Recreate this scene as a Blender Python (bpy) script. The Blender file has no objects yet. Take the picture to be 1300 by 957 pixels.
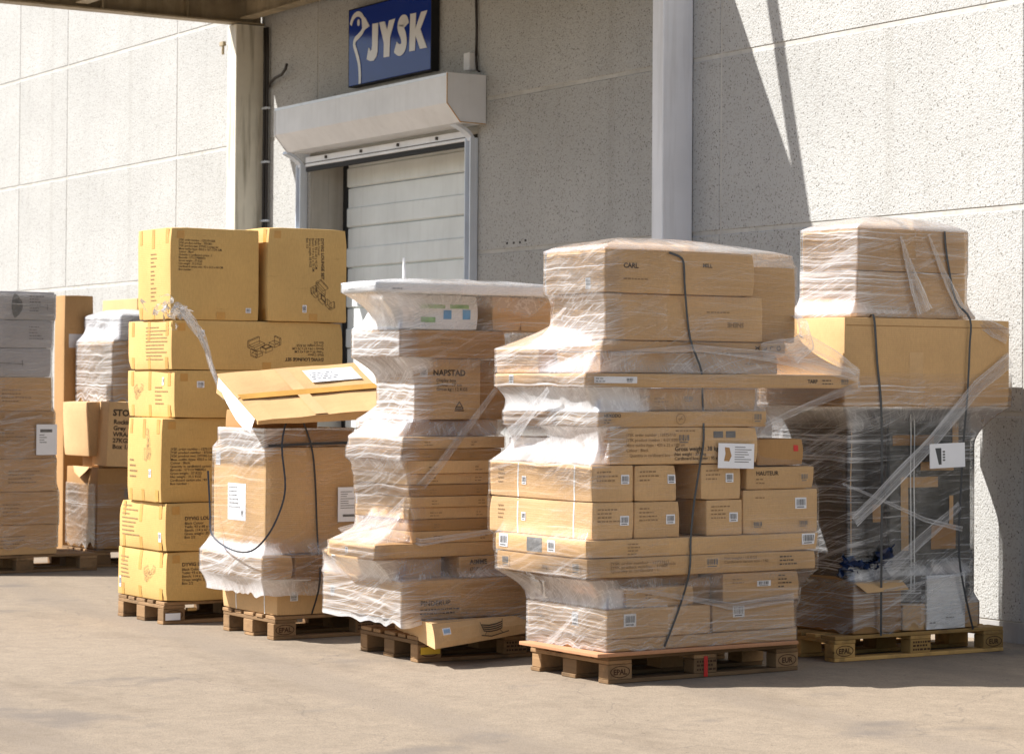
import bpy, bmesh, math, random
import numpy as np
from mathutils import Vector, Matrix, noise
random.seed(7)
R = math.radians
SC = bpy.context.scene
COL = SC.collection

# ------------------------------------------------------------------ camera
cam = bpy.data.cameras.new('camera')
cam.sensor_width = 36.0
cam.lens = 3205.9 / 1300 * 36
cam.shift_x = -395.36 / 1300
cam.shift_y = -45.0 / 1300
cam.clip_start = 0.1
cam.clip_end = 500
cam_o = bpy.data.objects.new('camera', cam)
COL.objects.link(cam_o)
FW = Vector((-0.8070016, 0.5902410, 0.0190802))
RT = Vector((0.5904118, 0.8070896, 0.0045030))
UP = Vector((0.0127416, -0.0148991, 0.9998078))
M = Matrix((RT, UP, -FW)).transposed().to_4x4()
M.translation = Vector((0, 0, 1.522))
cam_o.matrix_world = M
SC.camera = cam_o
cam.dof.use_dof = True
cam.dof.focus_distance = 14.0
cam.dof.aperture_fstop = 5.6

# ------------------------------------------------------------------ light
SUN_DIR = Vector((-0.57, -0.80, 1.0)).normalized()
wd = bpy.data.worlds.new('World')
SC.world = wd
wd.use_nodes = True
wn = wd.node_tree
wn.nodes.clear()
sky = wn.nodes.new('ShaderNodeTexSky')
sky.sky_type = 'NISHITA'
sky.sun_disc = False
sky.sun_elevation = math.asin(SUN_DIR.z)
sky.sun_rotation = math.atan2(SUN_DIR.x, SUN_DIR.y)
sky.air_density = 1.0
sky.dust_density = 1.5
bg = wn.nodes.new('ShaderNodeBackground')
bg.inputs[1].default_value = 0.08
wo = wn.nodes.new('ShaderNodeOutputWorld')
wn.links.new(sky.outputs[0], bg.inputs[0])
wn.links.new(bg.outputs[0], wo.inputs[0])
sun = bpy.data.lights.new('sun', 'SUN')
sun.energy = 5.0
sun.angle = R(0.5)
sun.color = (1.0, 0.98, 0.95)
sun_o = bpy.data.objects.new('sun', sun)
sun_o.rotation_euler = SUN_DIR.to_track_quat('Z', 'Y').to_euler()
sun_o.location = (-20, -10, 20)
COL.objects.link(sun_o)
SC.view_settings.view_transform = 'Standard'
SC.view_settings.look = 'None'
SC.view_settings.exposure = 0.96
SC.view_settings.gamma = 1.0
SC.cycles.transparent_max_bounces = 40
SC.cycles.max_bounces = 10

# ------------------------------------------------------------------ node helpers
class NT:
    def __init__(s, name):
        s.m = bpy.data.materials.new(name)
        s.m.use_nodes = True
        s.t = s.m.node_tree
        s.t.nodes.clear()
    def n(s, typ, inp=None, **kw):
        nd = s.t.nodes.new('ShaderNode' + typ)
        for k, v in kw.items():
            setattr(nd, k, v)
        if inp:
            for k, v in inp.items():
                s.set(nd.inputs[k], v)
        return nd
    def set(s, sock, v):
        if isinstance(v, bpy.types.NodeSocket):
            s.t.links.new(v, sock)
        elif isinstance(v, bpy.types.Node):
            s.t.links.new(v.outputs[0], sock)
        else:
            if sock.type == 'RGBA' and len(v) == 3:
                v = (*v, 1)
            sock.default_value = v
    def ramp(s, fac, stops, interp='LINEAR'):
        nd = s.n('ValToRGB', {0: fac})
        nd.color_ramp.interpolation = interp
        e = nd.color_ramp.elements
        while len(e) < len(stops):
            e.new(0.5)
        for i, (p, c) in enumerate(stops):
            e[i].position = p
            e[i].color = (c, c, c, 1) if not hasattr(c, '__len__') else (*c, 1)
        return nd.outputs[0]
    def noise(s, vec, scale, detail=3, rough=0.55, dist=0.0):
        return s.n('TexNoise', {'Vector': vec, 'Scale': scale, 'Detail': detail, 'Roughness': rough, 'Distortion': dist}).outputs[0]
    def mapv(s, vec, scale=(1, 1, 1), rot=(0, 0, 0), loc=(0, 0, 0)):
        return s.n('Mapping', {0: vec, 1: loc, 2: rot, 3: scale}).outputs[0]
    def mix(s, fac, a, b, blend='MIX'):
        nd = s.n('Mix', None, data_type='RGBA', blend_type=blend)
        s.set(nd.inputs[0], fac); s.set(nd.inputs[6], a); s.set(nd.inputs[7], b)
        return nd.outputs[2]
    def math(s, op, a, b=0.0, c=0.0, clamp=False):
        nd = s.n('Math', {0: a, 1: b, 2: c}, operation=op)
        nd.use_clamp = clamp
        return nd.outputs[0]
    def coord(s, which='Object'):
        return s.n('TexCoord').outputs[which]
    def shifted(s):
        """object coordinates moved by a random amount per object"""
        oi = s.n('ObjectInfo')
        v = s.n('VectorMath', {0: s.coord(), 1: s.n('CombineXYZ', {0: s.math('MULTIPLY', oi.outputs['Random'], 37.0), 1: s.math('MULTIPLY', oi.outputs['Random'], 91.0), 2: s.math('MULTIPLY', oi.outputs['Random'], 53.0)})}, operation='ADD')
        return v.outputs[0]
    def bump(s, h, strength=0.3, dist=0.01):
        return s.n('Bump', {'Height': h, 'Strength': strength, 'Distance': dist}).outputs[0]
    def out(s, shader):
        o = s.n('OutputMaterial')
        s.set(o.inputs[0], shader)
        return s.m
    def bsdf(s, col, rough=0.7, metal=0.0, normal=None, spec=0.4):
        d = {'Base Color': col, 'Roughness': rough, 'Metallic': metal, 'Specular IOR Level': spec}
        if normal is not None:
            d['Normal'] = normal
        return s.out(s.n('BsdfPrincipled', d))

def m_plain(name, col, rough=0.6, var=0.12, metal=0.0, scale=6, spec=0.4, dirt=0.0):
    k = NT(name)
    v = k.shifted()
    n = k.noise(v, scale, 5)
    c = k.mix(1.0, col, k.ramp(n, [(0.3, 1 - var), (0.7, 1 + var * 0.4)]), 'MULTIPLY')
    if dirt:
        d = k.noise(k.mapv(v, (9, 9, 0.7)), 1.5, 5)
        c = k.mix(k.math('MULTIPLY', k.ramp(d, [(0.5, 0), (0.75, 1)]), dirt), c, (0.16, 0.13, 0.07))
    return k.bsdf(c, rough, metal, k.bump(k.noise(v, scale * 12, 2), 0.08, 0.004), spec)

def m_card(name, base, hue2, rough=0.78, print_fade=0.0):
    k = NT(name)
    v = k.shifted()
    oi = k.n('ObjectInfo').outputs['Random']
    c = k.mix(oi, base, hue2)
    big = k.noise(v, 2.2, 4)
    c = k.mix(1.0, c, k.ramp(big, [(0.25, 0.86), (0.75, 1.06)]), 'MULTIPLY')
    fib = k.noise(k.mapv(v, (160, 160, 30)), 1.0, 3)
    c = k.mix(1.0, c, k.ramp(fib, [(0.3, 0.93), (0.7, 1.05)]), 'MULTIPLY')
    # scuffs and rubbed spots
    sc = k.noise(k.mapv(v, (3, 3, 14)), 2.6, 6, 0.7)
    c = k.mix(k.ramp(sc, [(0.62, 0.0), (0.74, 0.38)]), c, tuple(x * 0.62 for x in base))
    sc2 = k.noise(k.mapv(v, (5, 5, 22), (0.2, 0, 0.3), (7, 3, 1)), 2.0, 5, 0.75)
    c = k.mix(k.ramp(sc2, [(0.66, 0.0), (0.76, 0.3)]), c, tuple(min(1, x * 1.35 + 0.03) for x in base))
    flute = k.n('TexWave', {'Vector': v, 'Scale': 26.0, 'Distortion': 0.6, 'Detail': 1.0}, wave_type='BANDS', bands_direction='Z').outputs[1]
    nrm = k.bump(k.math('ADD', k.math('MULTIPLY', flute, 0.12), k.noise(v, 9, 5)), 0.22, 0.01)
    return k.bsdf(c, rough, 0, nrm, 0.25)

def m_wood(name, a, b, axis=1):
    k = NT(name)
    v = k.shifted()
    s = [38, 38, 38]; s[axis] = 2.2
    g = k.noise(k.mapv(v, tuple(s)), 1.0, 6, 0.65, 0.4)
    c = k.mix(g, a, b)
    oi = k.n('ObjectInfo').outputs['Random']
    c = k.mix(1.0, c, k.ramp(oi, [(0, 0.5), (1, 1.3)]), 'MULTIPLY')
    st = k.noise(v, 6, 5)
    c = k.mix(k.ramp(st, [(0.55, 0), (0.72, 0.6)]), c, (0.07, 0.05, 0.03))
    kn = k.n('TexVoronoi', {'Vector': k.mapv(v, (7, 2.2, 7)), 'Scale': 1.3}).outputs[0]
    c = k.mix(k.ramp(kn, [(0.03, 0.85), (0.09, 0.0)]), c, (0.06, 0.03, 0.015))
    return k.bsdf(c, 0.8, 0, k.bump(g, 0.5, 0.006), 0.2)

def m_aggregate(name, light, mid, dark, sc=78.0):
    k = NT(name)
    v = k.coord()
    vo = k.n('TexVoronoi', {'Vector': v, 'Scale': sc, 'Randomness': 1.0})
    rnd = k.n('SeparateColor', {0: vo.outputs['Color']}).outputs[0]
    c = k.ramp(rnd, [(0.0, light), (0.50, mid), (0.82, tuple(x * 0.72 for x in mid)), (0.955, dark)], 'CONSTANT')
    cement = k.ramp(vo.outputs['Distance'], [(0.35, 0.0), (0.62, 1.0)])
    c = k.mix(cement, c, light)
    vo2 = k.n('TexVoronoi', {'Vector': k.mapv(v, (1, 1, 1), (0, 0, 0), (3.3, 1.7, 0.4)), 'Scale': sc * 0.6})
    r2 = k.n('SeparateColor', {0: vo2.outputs['Color']}).outputs[1]
    dens = k.ramp(k.noise(v, 0.55, 5), [(0.3, 0.15), (0.7, 1.0)])
    peb = k.math('MULTIPLY', k.math('MULTIPLY', dens, k.ramp(r2, [(0.78, 0.0), (0.80, 1.0)])), k.ramp(vo2.outputs['Distance'], [(0.16, 1.0), (0.26, 0.0)]))
    c = k.mix(k.math('MULTIPLY', peb, 0.6), c, dark)
    big = k.noise(v, 0.8, 5)
    c = k.mix(1.0, c, k.ramp(big, [(0.3, 0.86), (0.7, 1.05)]), 'MULTIPLY')
    run = k.noise(k.mapv(v, (5, 5, 0.25)), 1.0, 5)
    c = k.mix(k.ramp(run, [(0.56, 0.0), (0.78, 0.28)]), c, (0.20, 0.185, 0.15))
    h = k.math('SUBTRACT', 1.0, vo.outputs['Distance'])
    return k.bsdf(c, 0.85, 0, k.bump(h, 0.55, 0.006), 0.25)

def m_ground(name):
    k = NT(name)
    v = k.coord()
    big = k.noise(v, 0.35, 6, 0.6)
    c = k.mix(big, (0.222, 0.174, 0.124), (0.288, 0.230, 0.170))
    grit = k.n('TexVoronoi', {'Vector': v, 'Scale': 115.0})
    rr = k.n('SeparateColor', {0: grit.outputs['Color']}).outputs[0]
    c = k.mix(1.0, c, k.ramp(rr, [(0.0, 0.82), (0.3, 0.97), (1.0, 1.10)]), 'MULTIPLY')
    st = k.noise(k.mapv(v, (0.5, 1.6, 1), (0, 0, 0.5)), 1.4, 6, 0.65)
    c = k.mix(k.ramp(st, [(0.5, 0.0), (0.72, 0.55)]), c, (0.155, 0.118, 0.083))
    fine = k.noise(v, 7, 6, 0.7)
    c = k.mix(1.0, c, k.ramp(fine, [(0.25, 0.82), (0.75, 1.12)]), 'MULTIPLY')
    sp = k.noise(v, 19, 2, 0.5)
    c = k.mix(k.ramp(sp, [(0.73, 0.0), (0.76, 0.8)]), c, (0.07, 0.055, 0.045))
    h = k.math('ADD', k.math('MULTIPLY', fine, 0.6), k.math('MULTIPLY', grit.outputs['Distance'], 0.5))
    # old stains, a wheel track and hairline cracks
    oil = k.noise(k.mapv(v, (1, 1, 1), (0, 0, 0.7), (13, 4, 0)), 0.9, 5, 0.6)
    c = k.mix(k.ramp(oil, [(0.58, 0.0), (0.67, 0.6)]), c, (0.13, 0.11, 0.095))
    trk = k.n('TexWave', {'Vector': k.mapv(v, (1, 1, 1), (0, 0, 0.12)), 'Scale': 0.19, 'Distortion': 1.2, 'Detail': 2.0}, wave_type='BANDS', bands_direction='Y').outputs[1]
    c = k.mix(k.math('MULTIPLY', k.ramp(trk, [(0.86, 0.0), (0.97, 0.35)]), k.ramp(fine, [(0.35, 0.2), (0.65, 1.0)])), c, (0.15, 0.125, 0.105))
    ck = k.n('TexVoronoi', {'Vector': k.n('VectorMath', {0: v, 1: k.n('TexNoise', {'Vector': v, 'Scale': 1.2, 'Detail': 5.0}).outputs[1]}, operation='ADD').outputs[0], 'Scale': 0.42}, feature='DISTANCE_TO_EDGE').outputs[0]
    c = k.mix(k.ramp(ck, [(0.0, 0.35), (0.003, 0.0)]), c, (0.09, 0.075, 0.065))
    return k.bsdf(c, 0.88, 0, k.bump(h, 0.3, 0.010), 0.25)

def m_film(name, gain=1.0, rope=False):
    """thin clear stretch film; the 'haze' attribute is how many layers lie on each other"""
    k = NT(name)
    uv = k.n('UVMap').outputs[0]
    haze = k.n('Attribute', None, attribute_name='haze').outputs[2]
    neck = k.n('Attribute', None, attribute_name='neck').outputs[2]
    wob = k.noise(k.mapv(uv, (1.1, 1.0, 1)), 1.5, 2)
    sep = k.n('SeparateXYZ', {0: uv})
    U, V = sep.outputs[0], sep.outputs[1]
    vv = k.math('ADD', V, k.math('MULTIPLY', k.math('SUBTRACT', wob, 0.5), 0.07))
    def streak(a, fu, fv, off, det=4, ro=0.65):
        return k.noise(k.n('CombineXYZ', {0: k.math('MULTIPLY', U, fu), 1: k.math('MULTIPLY', a, fv), 2: off}).outputs[0], 1.0, det, ro)
    s1 = streak(vv, 0.30, 85.0, 0.0)
    s1b = streak(vv, 0.35, 24.0, 3.0)
    s2 = streak(k.math('ADD', vv, k.math('MULTIPLY', U, 0.10)), 0.4, 38.0, 5.0)
    s3 = streak(k.math('SUBTRACT', V, k.math('MULTIPLY', U, 0.36)), 0.7, 17.0, 9.0)
    sv = k.noise(k.n('CombineXYZ', {0: k.math('MULTIPLY', k.math('ADD', U, k.math('ADD', k.math('MULTIPLY', wob, 0.30), k.math('MULTIPLY', V, 0.35))), 11.0), 1: k.math('MULTIPLY', V, 3.0), 2: 7.0}).outputs[0], 1.0, 5, 0.65)
    fine = k.ramp(s1, [(0.40, 0.10), (0.54, 0.35), (0.62, 1.1), (0.70, 3.4)])
    band = k.ramp(s1b, [(0.42, 0.45), (0.56, 1.0), (0.64, 2.2)])
    diag = k.ramp(s2, [(0.48, 0.6), (0.58, 1.0), (0.66, 2.6)])
    crease = k.ramp(s3, [(0.50, 0.0), (0.515, 0.8), (0.53, 0.0), (0.60, 0.1), (0.615, 1.4), (0.63, 0.2), (0.68, 0.9)])
    vert = k.ramp(sv, [(0.34, 0.5), (0.455, 0.7), (0.47, 1.7), (0.485, 0.75), (0.57, 0.95), (0.585, 2.3), (0.60, 0.9), (0.72, 1.5)])
    patch = k.ramp(k.noise(k.mapv(uv, (1, 1.6, 1), (0, 0, 0), (4, 2, 0)), 2.6, 4), [(0.3, 0.5), (0.7, 1.4)])
    flat = k.math('MULTIPLY', k.math('MULTIPLY', fine, band), diag)
    pat = k.n('Mix', {0: neck, 2: flat, 3: vert}).outputs[0]
    f = k.math('MULTIPLY', k.math('MULTIPLY', haze, pat), patch)
    f = k.math('ADD', f, k.math('MULTIPLY', k.math('MULTIPLY', haze, crease), 0.8))
    f = k.math('MULTIPLY', f, gain)
    f = k.math('DIVIDE', f, k.math('ADD', f, 0.60))      # high haze, layers and painted glare alike, turns white softly
    f = k.math('MINIMUM', k.math('MULTIPLY', f, 1.15), 0.94)
    hflat = k.math('ADD', k.math('MULTIPLY', s1b, 0.8), k.math('ADD', k.math('MULTIPLY', s2, 0.5), k.math('MULTIPLY', s1, 0.25)))
    wr = k.n('Mix', {0: neck, 2: hflat, 3: k.math('MULTIPLY', sv, 1.0)}).outputs[0]
    cr = k.noise(k.mapv(uv, (7, 12, 1), (0, 0, 0.5)), 1.0, 5, 0.6, 1.2)
    wr = k.math('ADD', wr, k.math('MULTIPLY', cr, 0.9))
    nrm = k.bump(wr, 0.5, 0.012)
    dif = k.n('BsdfDiffuse', {0: (0.91, 0.91, 0.92)})
    trl = k.n('BsdfTranslucent', {0: (0.91, 0.91, 0.92)})
    body = k.n('MixShader', {0: 0.35, 1: dif.outputs[0], 2: trl.outputs[0]})
    tr = k.n('BsdfTransparent', {0: (0.985, 0.985, 0.985)})
    base = k.n('MixShader', {0: f, 1: tr.outputs[0], 2: body.outputs[0]})
    gl = k.n('BsdfGlossy', {0: (1, 1, 1), 'Roughness': 0.13, 'Normal': nrm})
    fr = k.n('Fresnel', {0: 1.36, 'Normal': nrm})
    gf = k.math('MULTIPLY', k.math('ADD', fr.outputs[0], k.math('MULTIPLY', f, 0.08)), k.math('MINIMUM', k.math('MULTIPLY', haze, 4.0), 1.0), clamp=True)
    sh = k.n('MixShader', {0: gf, 1: base.outputs[0], 2: gl.outputs[0]})
    return k.out(sh.outputs[0])

MAT = {}
MAT['kraft'] = m_card('kraft_cardboard', (0.53, 0.33, 0.155), (0.62, 0.40, 0.20))
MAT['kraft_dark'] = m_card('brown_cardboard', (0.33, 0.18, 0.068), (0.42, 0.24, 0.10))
MAT['kraft_orange'] = m_card('orange_cardboard', (0.585, 0.365, 0.168), (0.60, 0.38, 0.18))
MAT['yellow'] = m_card('yellow_cardboard', (0.55, 0.345, 0.115), (0.62, 0.40, 0.15))
MAT['grey_card'] = m_card('grey_cardboard', (0.46, 0.44, 0.45), (0.52, 0.50, 0.50))
MAT['white_card'] = m_card('white_cardboard', (0.78, 0.77, 0.76), (0.80, 0.79, 0.78))
MAT['red_card'] = m_card('red_brown_board', (0.46, 0.225, 0.115), (0.46, 0.225, 0.115))
MAT['tape'] = m_plain('brown_packing_tape', (0.56, 0.30, 0.075), 0.38, 0.2)
MAT['ink'] = m_plain('black_printing_ink', (0.07, 0.045, 0.025), 0.75, 0.3, 0, 40)
MAT['ink_soft'] = m_plain('faint_brown_ink', (0.30, 0.185, 0.085), 0.8, 0.3, 0, 40)
MAT['paper'] = m_plain('white_paper', (0.80, 0.80, 0.82), 0.7, 0.05)
MAT['strap_black'] = m_plain('black_plastic_strap', (0.034, 0.037, 0.042), 0.35, 0.2, 0, 20, 0.5)
MAT['strap_white'] = m_plain('white_plastic_strap', (0.78, 0.78, 0.76), 0.4, 0.05)
MAT['wood'] = m_wood('weathered_pallet_wood', (0.36, 0.22, 0.11), (0.20, 0.115, 0.055))
MAT['wood_x'] = m_wood('weathered_pallet_wood_across', (0.36, 0.22, 0.11), (0.20, 0.115, 0.055), 0)
MAT['wood_new'] = m_wood('fresh_pallet_wood', (0.56, 0.34, 0.12), (0.42, 0.235, 0.075))
MAT['wood_new_x'] = m_wood('fresh_pallet_wood_across', (0.56, 0.34, 0.12), (0.42, 0.235, 0.075), 0)
MAT['stamp'] = m_plain('burnt_brand', (0.07, 0.03, 0.012), 0.9, 0.3, 0, 50)
MAT['aggregate'] = m_aggregate('exposed_aggregate_concrete', (0.42, 0.412, 0.39), (0.36, 0.348, 0.318), (0.155, 0.145, 0.125))
MAT['cement'] = m_plain('smooth_cement', (0.47, 0.45, 0.41), 0.85, 0.2, 0, 3, 0.25, 0.3)
MAT['plinth'] = m_plain('grey_concrete_plinth', (0.36, 0.345, 0.33), 0.85, 0.2, 0, 4, 0.25, 0.3)
MAT['ground'] = m_ground('sandy_asphalt')
MAT['col_paint'] = m_plain('cream_steel_paint', (0.72, 0.68, 0.57), 0.5, 0.12, 0, 3, 0.4, 0.75)
MAT['col_white'] = m_plain('white_steel_paint', (0.78, 0.78, 0.79), 0.45, 0.06, 0, 3, 0.4, 0.2)
MAT['beam'] = m_plain('rusty_beam_paint', (0.36, 0.29, 0.19), 0.6, 0.35, 0, 5, 0.35, 0.6)
MAT['deck'] = m_plain('canopy_sheet', (0.20, 0.17, 0.13), 0.55, 0.2, 0, 3)
MAT['housing'] = m_plain('grey_white_sheet_metal', (0.76, 0.77, 0.79), 0.42, 0.1, 0, 3, 0.4, 0.08)
MAT['door'] = m_plain('pale_grey_door_sheet', (0.74, 0.77, 0.755), 0.42, 0.12, 0, 2, 0.4, 0.10)
MAT['rail'] = m_plain('galvanised_rail', (0.68, 0.73, 0.80), 0.38, 0.08, 0.15, 4, 0.5, 0.15)
MAT['rubber'] = m_plain('black_rubber', (0.012, 0.012, 0.013), 0.7, 0.2)
MAT['sign_blue'] = m_plain('glossy_blue_sign', (0.010, 0.034, 0.23), 0.10, 0.05, 0, 2, 0.16)
MAT['sign_white'] = m_plain('sign_lettering', (0.66, 0.64, 0.62), 0.25, 0.04)
MAT['cable'] = m_plain('dark_cable', (0.035, 0.028, 0.024), 0.5, 0.2)
MAT['film'] = m_film('stretch_film')
MAT['film_rope'] = m_film('gathered_stretch_film', 1.5, True)
MAT['black_plastic'] = m_plain('black_plastic_wrap', (0.026, 0.017, 0.012), 0.5, 0.4, 0, 9, 0.25)
MAT['grey_plastic'] = m_plain('grey_foam_wrap', (0.095, 0.088, 0.075), 0.5, 0.4, 0, 9, 0.3)
MAT['blue_plastic'] = m_plain('blue_plastic_bag', (0.012, 0.030, 0.095), 0.25, 0.5, 0, 12, 0.6)
MAT['yellow_print'] = m_plain('yellow_sticker', (0.75, 0.50, 0.05), 0.5, 0.1)
MAT['red_print'] = m_plain('red_tape', (0.55, 0.015, 0.012), 0.4, 0.1)
MAT['print_green'] = m_plain('green_print', (0.28, 0.48, 0.22), 0.6, 0.3, 0, 20)
MAT['print_blue'] = m_plain('blue_print', (0.14, 0.38, 0.66), 0.6, 0.3, 0, 20)
MAT['print_grey'] = m_plain('grey_print', (0.17, 0.165, 0.16), 0.7, 0.3, 0, 20)

# ------------------------------------------------------------------ mesh helpers
class MB:
    def __init__(s):
        s.v = []; s.f = []; s.mi = []; s.uv = []
    def face(s, pts, mi=0, uv=None):
        b = len(s.v)
        s.v += [tuple(p) for p in pts]
        s.f.append(tuple(range(b, b + len(pts))))
        s.mi.append(mi)
        s.uv.append(uv)
    def box(s, x0, x1, y0, y1, z0, z1, mi=0):
        b = len(s.v)
        s.v += [(x0, y0, z0), (x1, y0, z0), (x1, y1, z0), (x0, y1, z0), (x0, y0, z1), (x1, y0, z1), (x1, y1, z1), (x0, y1, z1)]
        for q in ((0, 3, 2, 1), (4, 5, 6, 7), (0, 1, 5, 4), (1, 2, 6, 5), (2, 3, 7, 6), (3, 0, 4, 7)):
            s.f.append(tuple(b + i for i in q)); s.mi.append(mi); s.uv.append(None)
    def obox(s, c, ax, ay, az, mi=0):
        """box with centre c and half-axis vectors"""
        b = len(s.v)
        c, ax, ay, az = map(Vector, (c, ax, ay, az))
        for i, j, k in ((-1, -1, -1), (1, -1, -1), (1, 1, -1), (-1, 1, -1), (-1, -1, 1), (1, -1, 1), (1, 1, 1), (-1, 1, 1)):
            s.v.append(tuple(c + i * ax + j * ay + k * az))
        for q in ((0, 3, 2, 1), (4, 5, 6, 7), (0, 1, 5, 4), (1, 2, 6, 5), (2, 3, 7, 6), (3, 0, 4, 7)):
            s.f.append(tuple(b + i for i in q)); s.mi.append(mi); s.uv.append(None)
    def bar(s, a, b_, w, h, mi=0, up=(0, 0, 1)):
        a, b_ = Vector(a), Vector(b_)
        d = b_ - a
        L = d.length
        d.normalize()
        sd = d.cross(Vector(up))
        if sd.length < 1e-4:
            sd = d.cross(Vector((1, 0, 0)))
        sd.normalize()
        u2 = sd.cross(d)
        s.obox((a + b_) / 2, d * (L / 2), sd * (w / 2), u2 * (h / 2), mi)
    def tube(s, pts, r, n=8, mi=0, cap=True):
        pts = [Vector(p) for p in pts]
        rings = []
        prev = None
        for i, p in enumerate(pts):
            d = (pts[min(i + 1, len(pts) - 1)] - pts[max(i - 1, 0)]).normalized()
            ref = prev if prev is not None else (Vector((0, 0, 1)) if abs(d.z) < 0.9 else Vector((1, 0, 0)))
            a = (ref - d * ref.dot(d)).normalized()
            prev = a
            b = d.cross(a)
            rr = r[i] if hasattr(r, '__len__') else r
            base = len(s.v)
            for k in range(n):
                t = 2 * math.pi * k / n
                s.v.append(tuple(p + rr * (math.cos(t) * a + math.sin(t) * b)))
            rings.append(base)
        for i in range(len(rings) - 1):
            for k in range(n):
                s.f.append((rings[i] + k, rings[i] + (k + 1) % n, rings[i + 1] + (k + 1) % n, rings[i + 1] + k))
                s.mi.append(mi); s.uv.append(None)
        if cap:
            s.f.append(tuple(rings[0] + k for k in range(n))[::-1]); s.mi.append(mi); s.uv.append(None)
            s.f.append(tuple(rings[-1] + k for k in range(n))); s.mi.append(mi); s.uv.append(None)
    def mesh(s, name, mats, smooth=False, bevel=0.0, seg=1):
        me = bpy.data.meshes.new(name)
        me.from_pydata(s.v, [], s.f)
        for m in mats:
            me.materials.append(m)
        me.polygons.foreach_set('material_index', s.mi)
        if any(u is not None for u in s.uv):
            ul = me.uv_layers.new(name='UVMap')
            for p, u in zip(me.polygons, s.uv):
                if u is not None:
                    for li, c in zip(p.loop_indices, u):
                        ul.data[li].uv = c
        if bevel or True:
            bm = bmesh.new()
            bm.from_mesh(me)
            if bevel:
                bmesh.ops.bevel(bm, geom=bm.edges[:], offset=bevel, segments=seg, profile=0.6, affect='EDGES', clamp_overlap=True)
            bmesh.ops.recalc_face_normals(bm, faces=bm.faces[:])
            bm.to_mesh(me)
            bm.free()
        if smooth:
            me.polygons.foreach_set('use_smooth', [True] * len(me.polygons))
        me.update()
        return me

def link(name, data, parent=None, loc=None, label=None, cat=None, group=None, kind=None):
    o = bpy.data.objects.new(name, data)
    COL.objects.link(o)
    if parent is not None:
        o.parent = parent
    if loc is not None:
        o.location = loc
    tag(o, label, cat, group, kind)
    return o
def tag(o, label=None, cat=None, group=None, kind=None):
    if label: o['label'] = label
    if cat: o['category'] = cat
    if group: o['group'] = group
    if kind: o['kind'] = kind
def empty(name, loc, label, cat, group=None):
    o = link(name, None, None, loc, label, cat, group)
    o.empty_display_size = 0.2
    return o
def part(name, mb, mat, parent, loc=None, smooth=False, bevel=0.0, seg=1, label=None):
    mats = [MAT[x] for x in (mat if isinstance(mat, (list, tuple)) else [mat])]
    return link(name, mb.mesh(name, mats, smooth, bevel, seg), parent, loc, label)
def boxpart(name, b, mat, parent, bevel=0.003, label=None):
    """box part with its origin at its centre (b = x0,x1,y0,y1,z0,z1 in the parent's space)"""
    c = ((b[0] + b[1]) / 2, (b[2] + b[3]) / 2, (b[4] + b[5]) / 2)
    m = MB()
    m.box(b[0] - c[0], b[1] - c[0], b[2] - c[1], b[3] - c[1], b[4] - c[2], b[5] - c[2])
    return part(name, m, mat, parent, c, bevel=bevel, label=label)

# ------------------------------------------------------------------ ground
WALL_Y = 9.95
m = MB()
N = 60
xs = np.linspace(-140, 60, N); ys = np.linspace(-60, 40, N)
m.face([(-260, -160, 0), (160, -160, 0), (160, 60, 0), (-260, 60, 0)])
link('ground', m.mesh('ground', [MAT['ground']]), None, None, kind='structure')

# ------------------------------------------------------------------ concrete wall
wall = empty('concrete_wall', (-20, WALL_Y, 0), 'long pale exposed aggregate concrete wall of the warehouse behind all the stacks', 'wall')
WO = Vector((-20, WALL_Y, 0))
def wpart(name, b, mat, bevel=0.006):
    return boxpart(name, (b[0] - WO.x, b[1] - WO.x, b[2] - WO.y, b[3] - WO.y, b[4], b[5]), mat, wall, bevel)
DX0, DX1, DZ = -21.692, -18.437, 3.683       # door opening
wpart('wall_core', (-90, DX0 + 0.012, WALL_Y + 0.006, WALL_Y + 0.40, 0.0, 9.64), 'cement', 0)
wpart('wall_core', (DX1 - 0.012, -4.5, WALL_Y + 0.006, WALL_Y + 0.40, 0.0, 9.64), 'cement', 0)
wpart('wall_core', (DX0 + 0.012, DX1 - 0.012, WALL_Y + 0.006, WALL_Y + 0.40, DZ, 9.64), 'cement', 0)
jx = [-4.6, -8.26, -11.56, -14.85, -18.44, -21.52, -24.905, -28.15, -29.77, -33.1, -36.4, -39.7, -43.0, -46.3, -49.6, -52.9, -59, -67, -77, -89]
jz = [0.124, 1.379, 2.632, 3.884, 5.146, 6.402, 7.66, 8.92, 9.62]
for i in range(len(jx) - 1):
    x1, x0 = jx[i], jx[i + 1]
    g = 0.009
    for j in range(len(jz) - 1):
        a0, a1 = x0 + g, x1 - g
        z0, z1 = jz[j] + (0.012 if j else 0), jz[j + 1] - 0.012
        if j < 3:
            if abs(x1 + 18.44) < 0.01:
                continue
            if abs(x1 + 21.52) < 0.01:
                a1 = DX0
        wpart('concrete_panel', (a0, a1, WALL_Y - 0.0, WALL_Y + 0.05, z0, z1), 'aggregate', 0.008)
wpart('plinth', (-90, DX0, WALL_Y + 0.004, WALL_Y + 0.016, 0.0, 0.12), 'plinth', 0)
wpart('plinth', (DX1, -4.5, WALL_Y + 0.004, WALL_Y + 0.016, 0.0, 0.12), 'plinth', 0)

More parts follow.
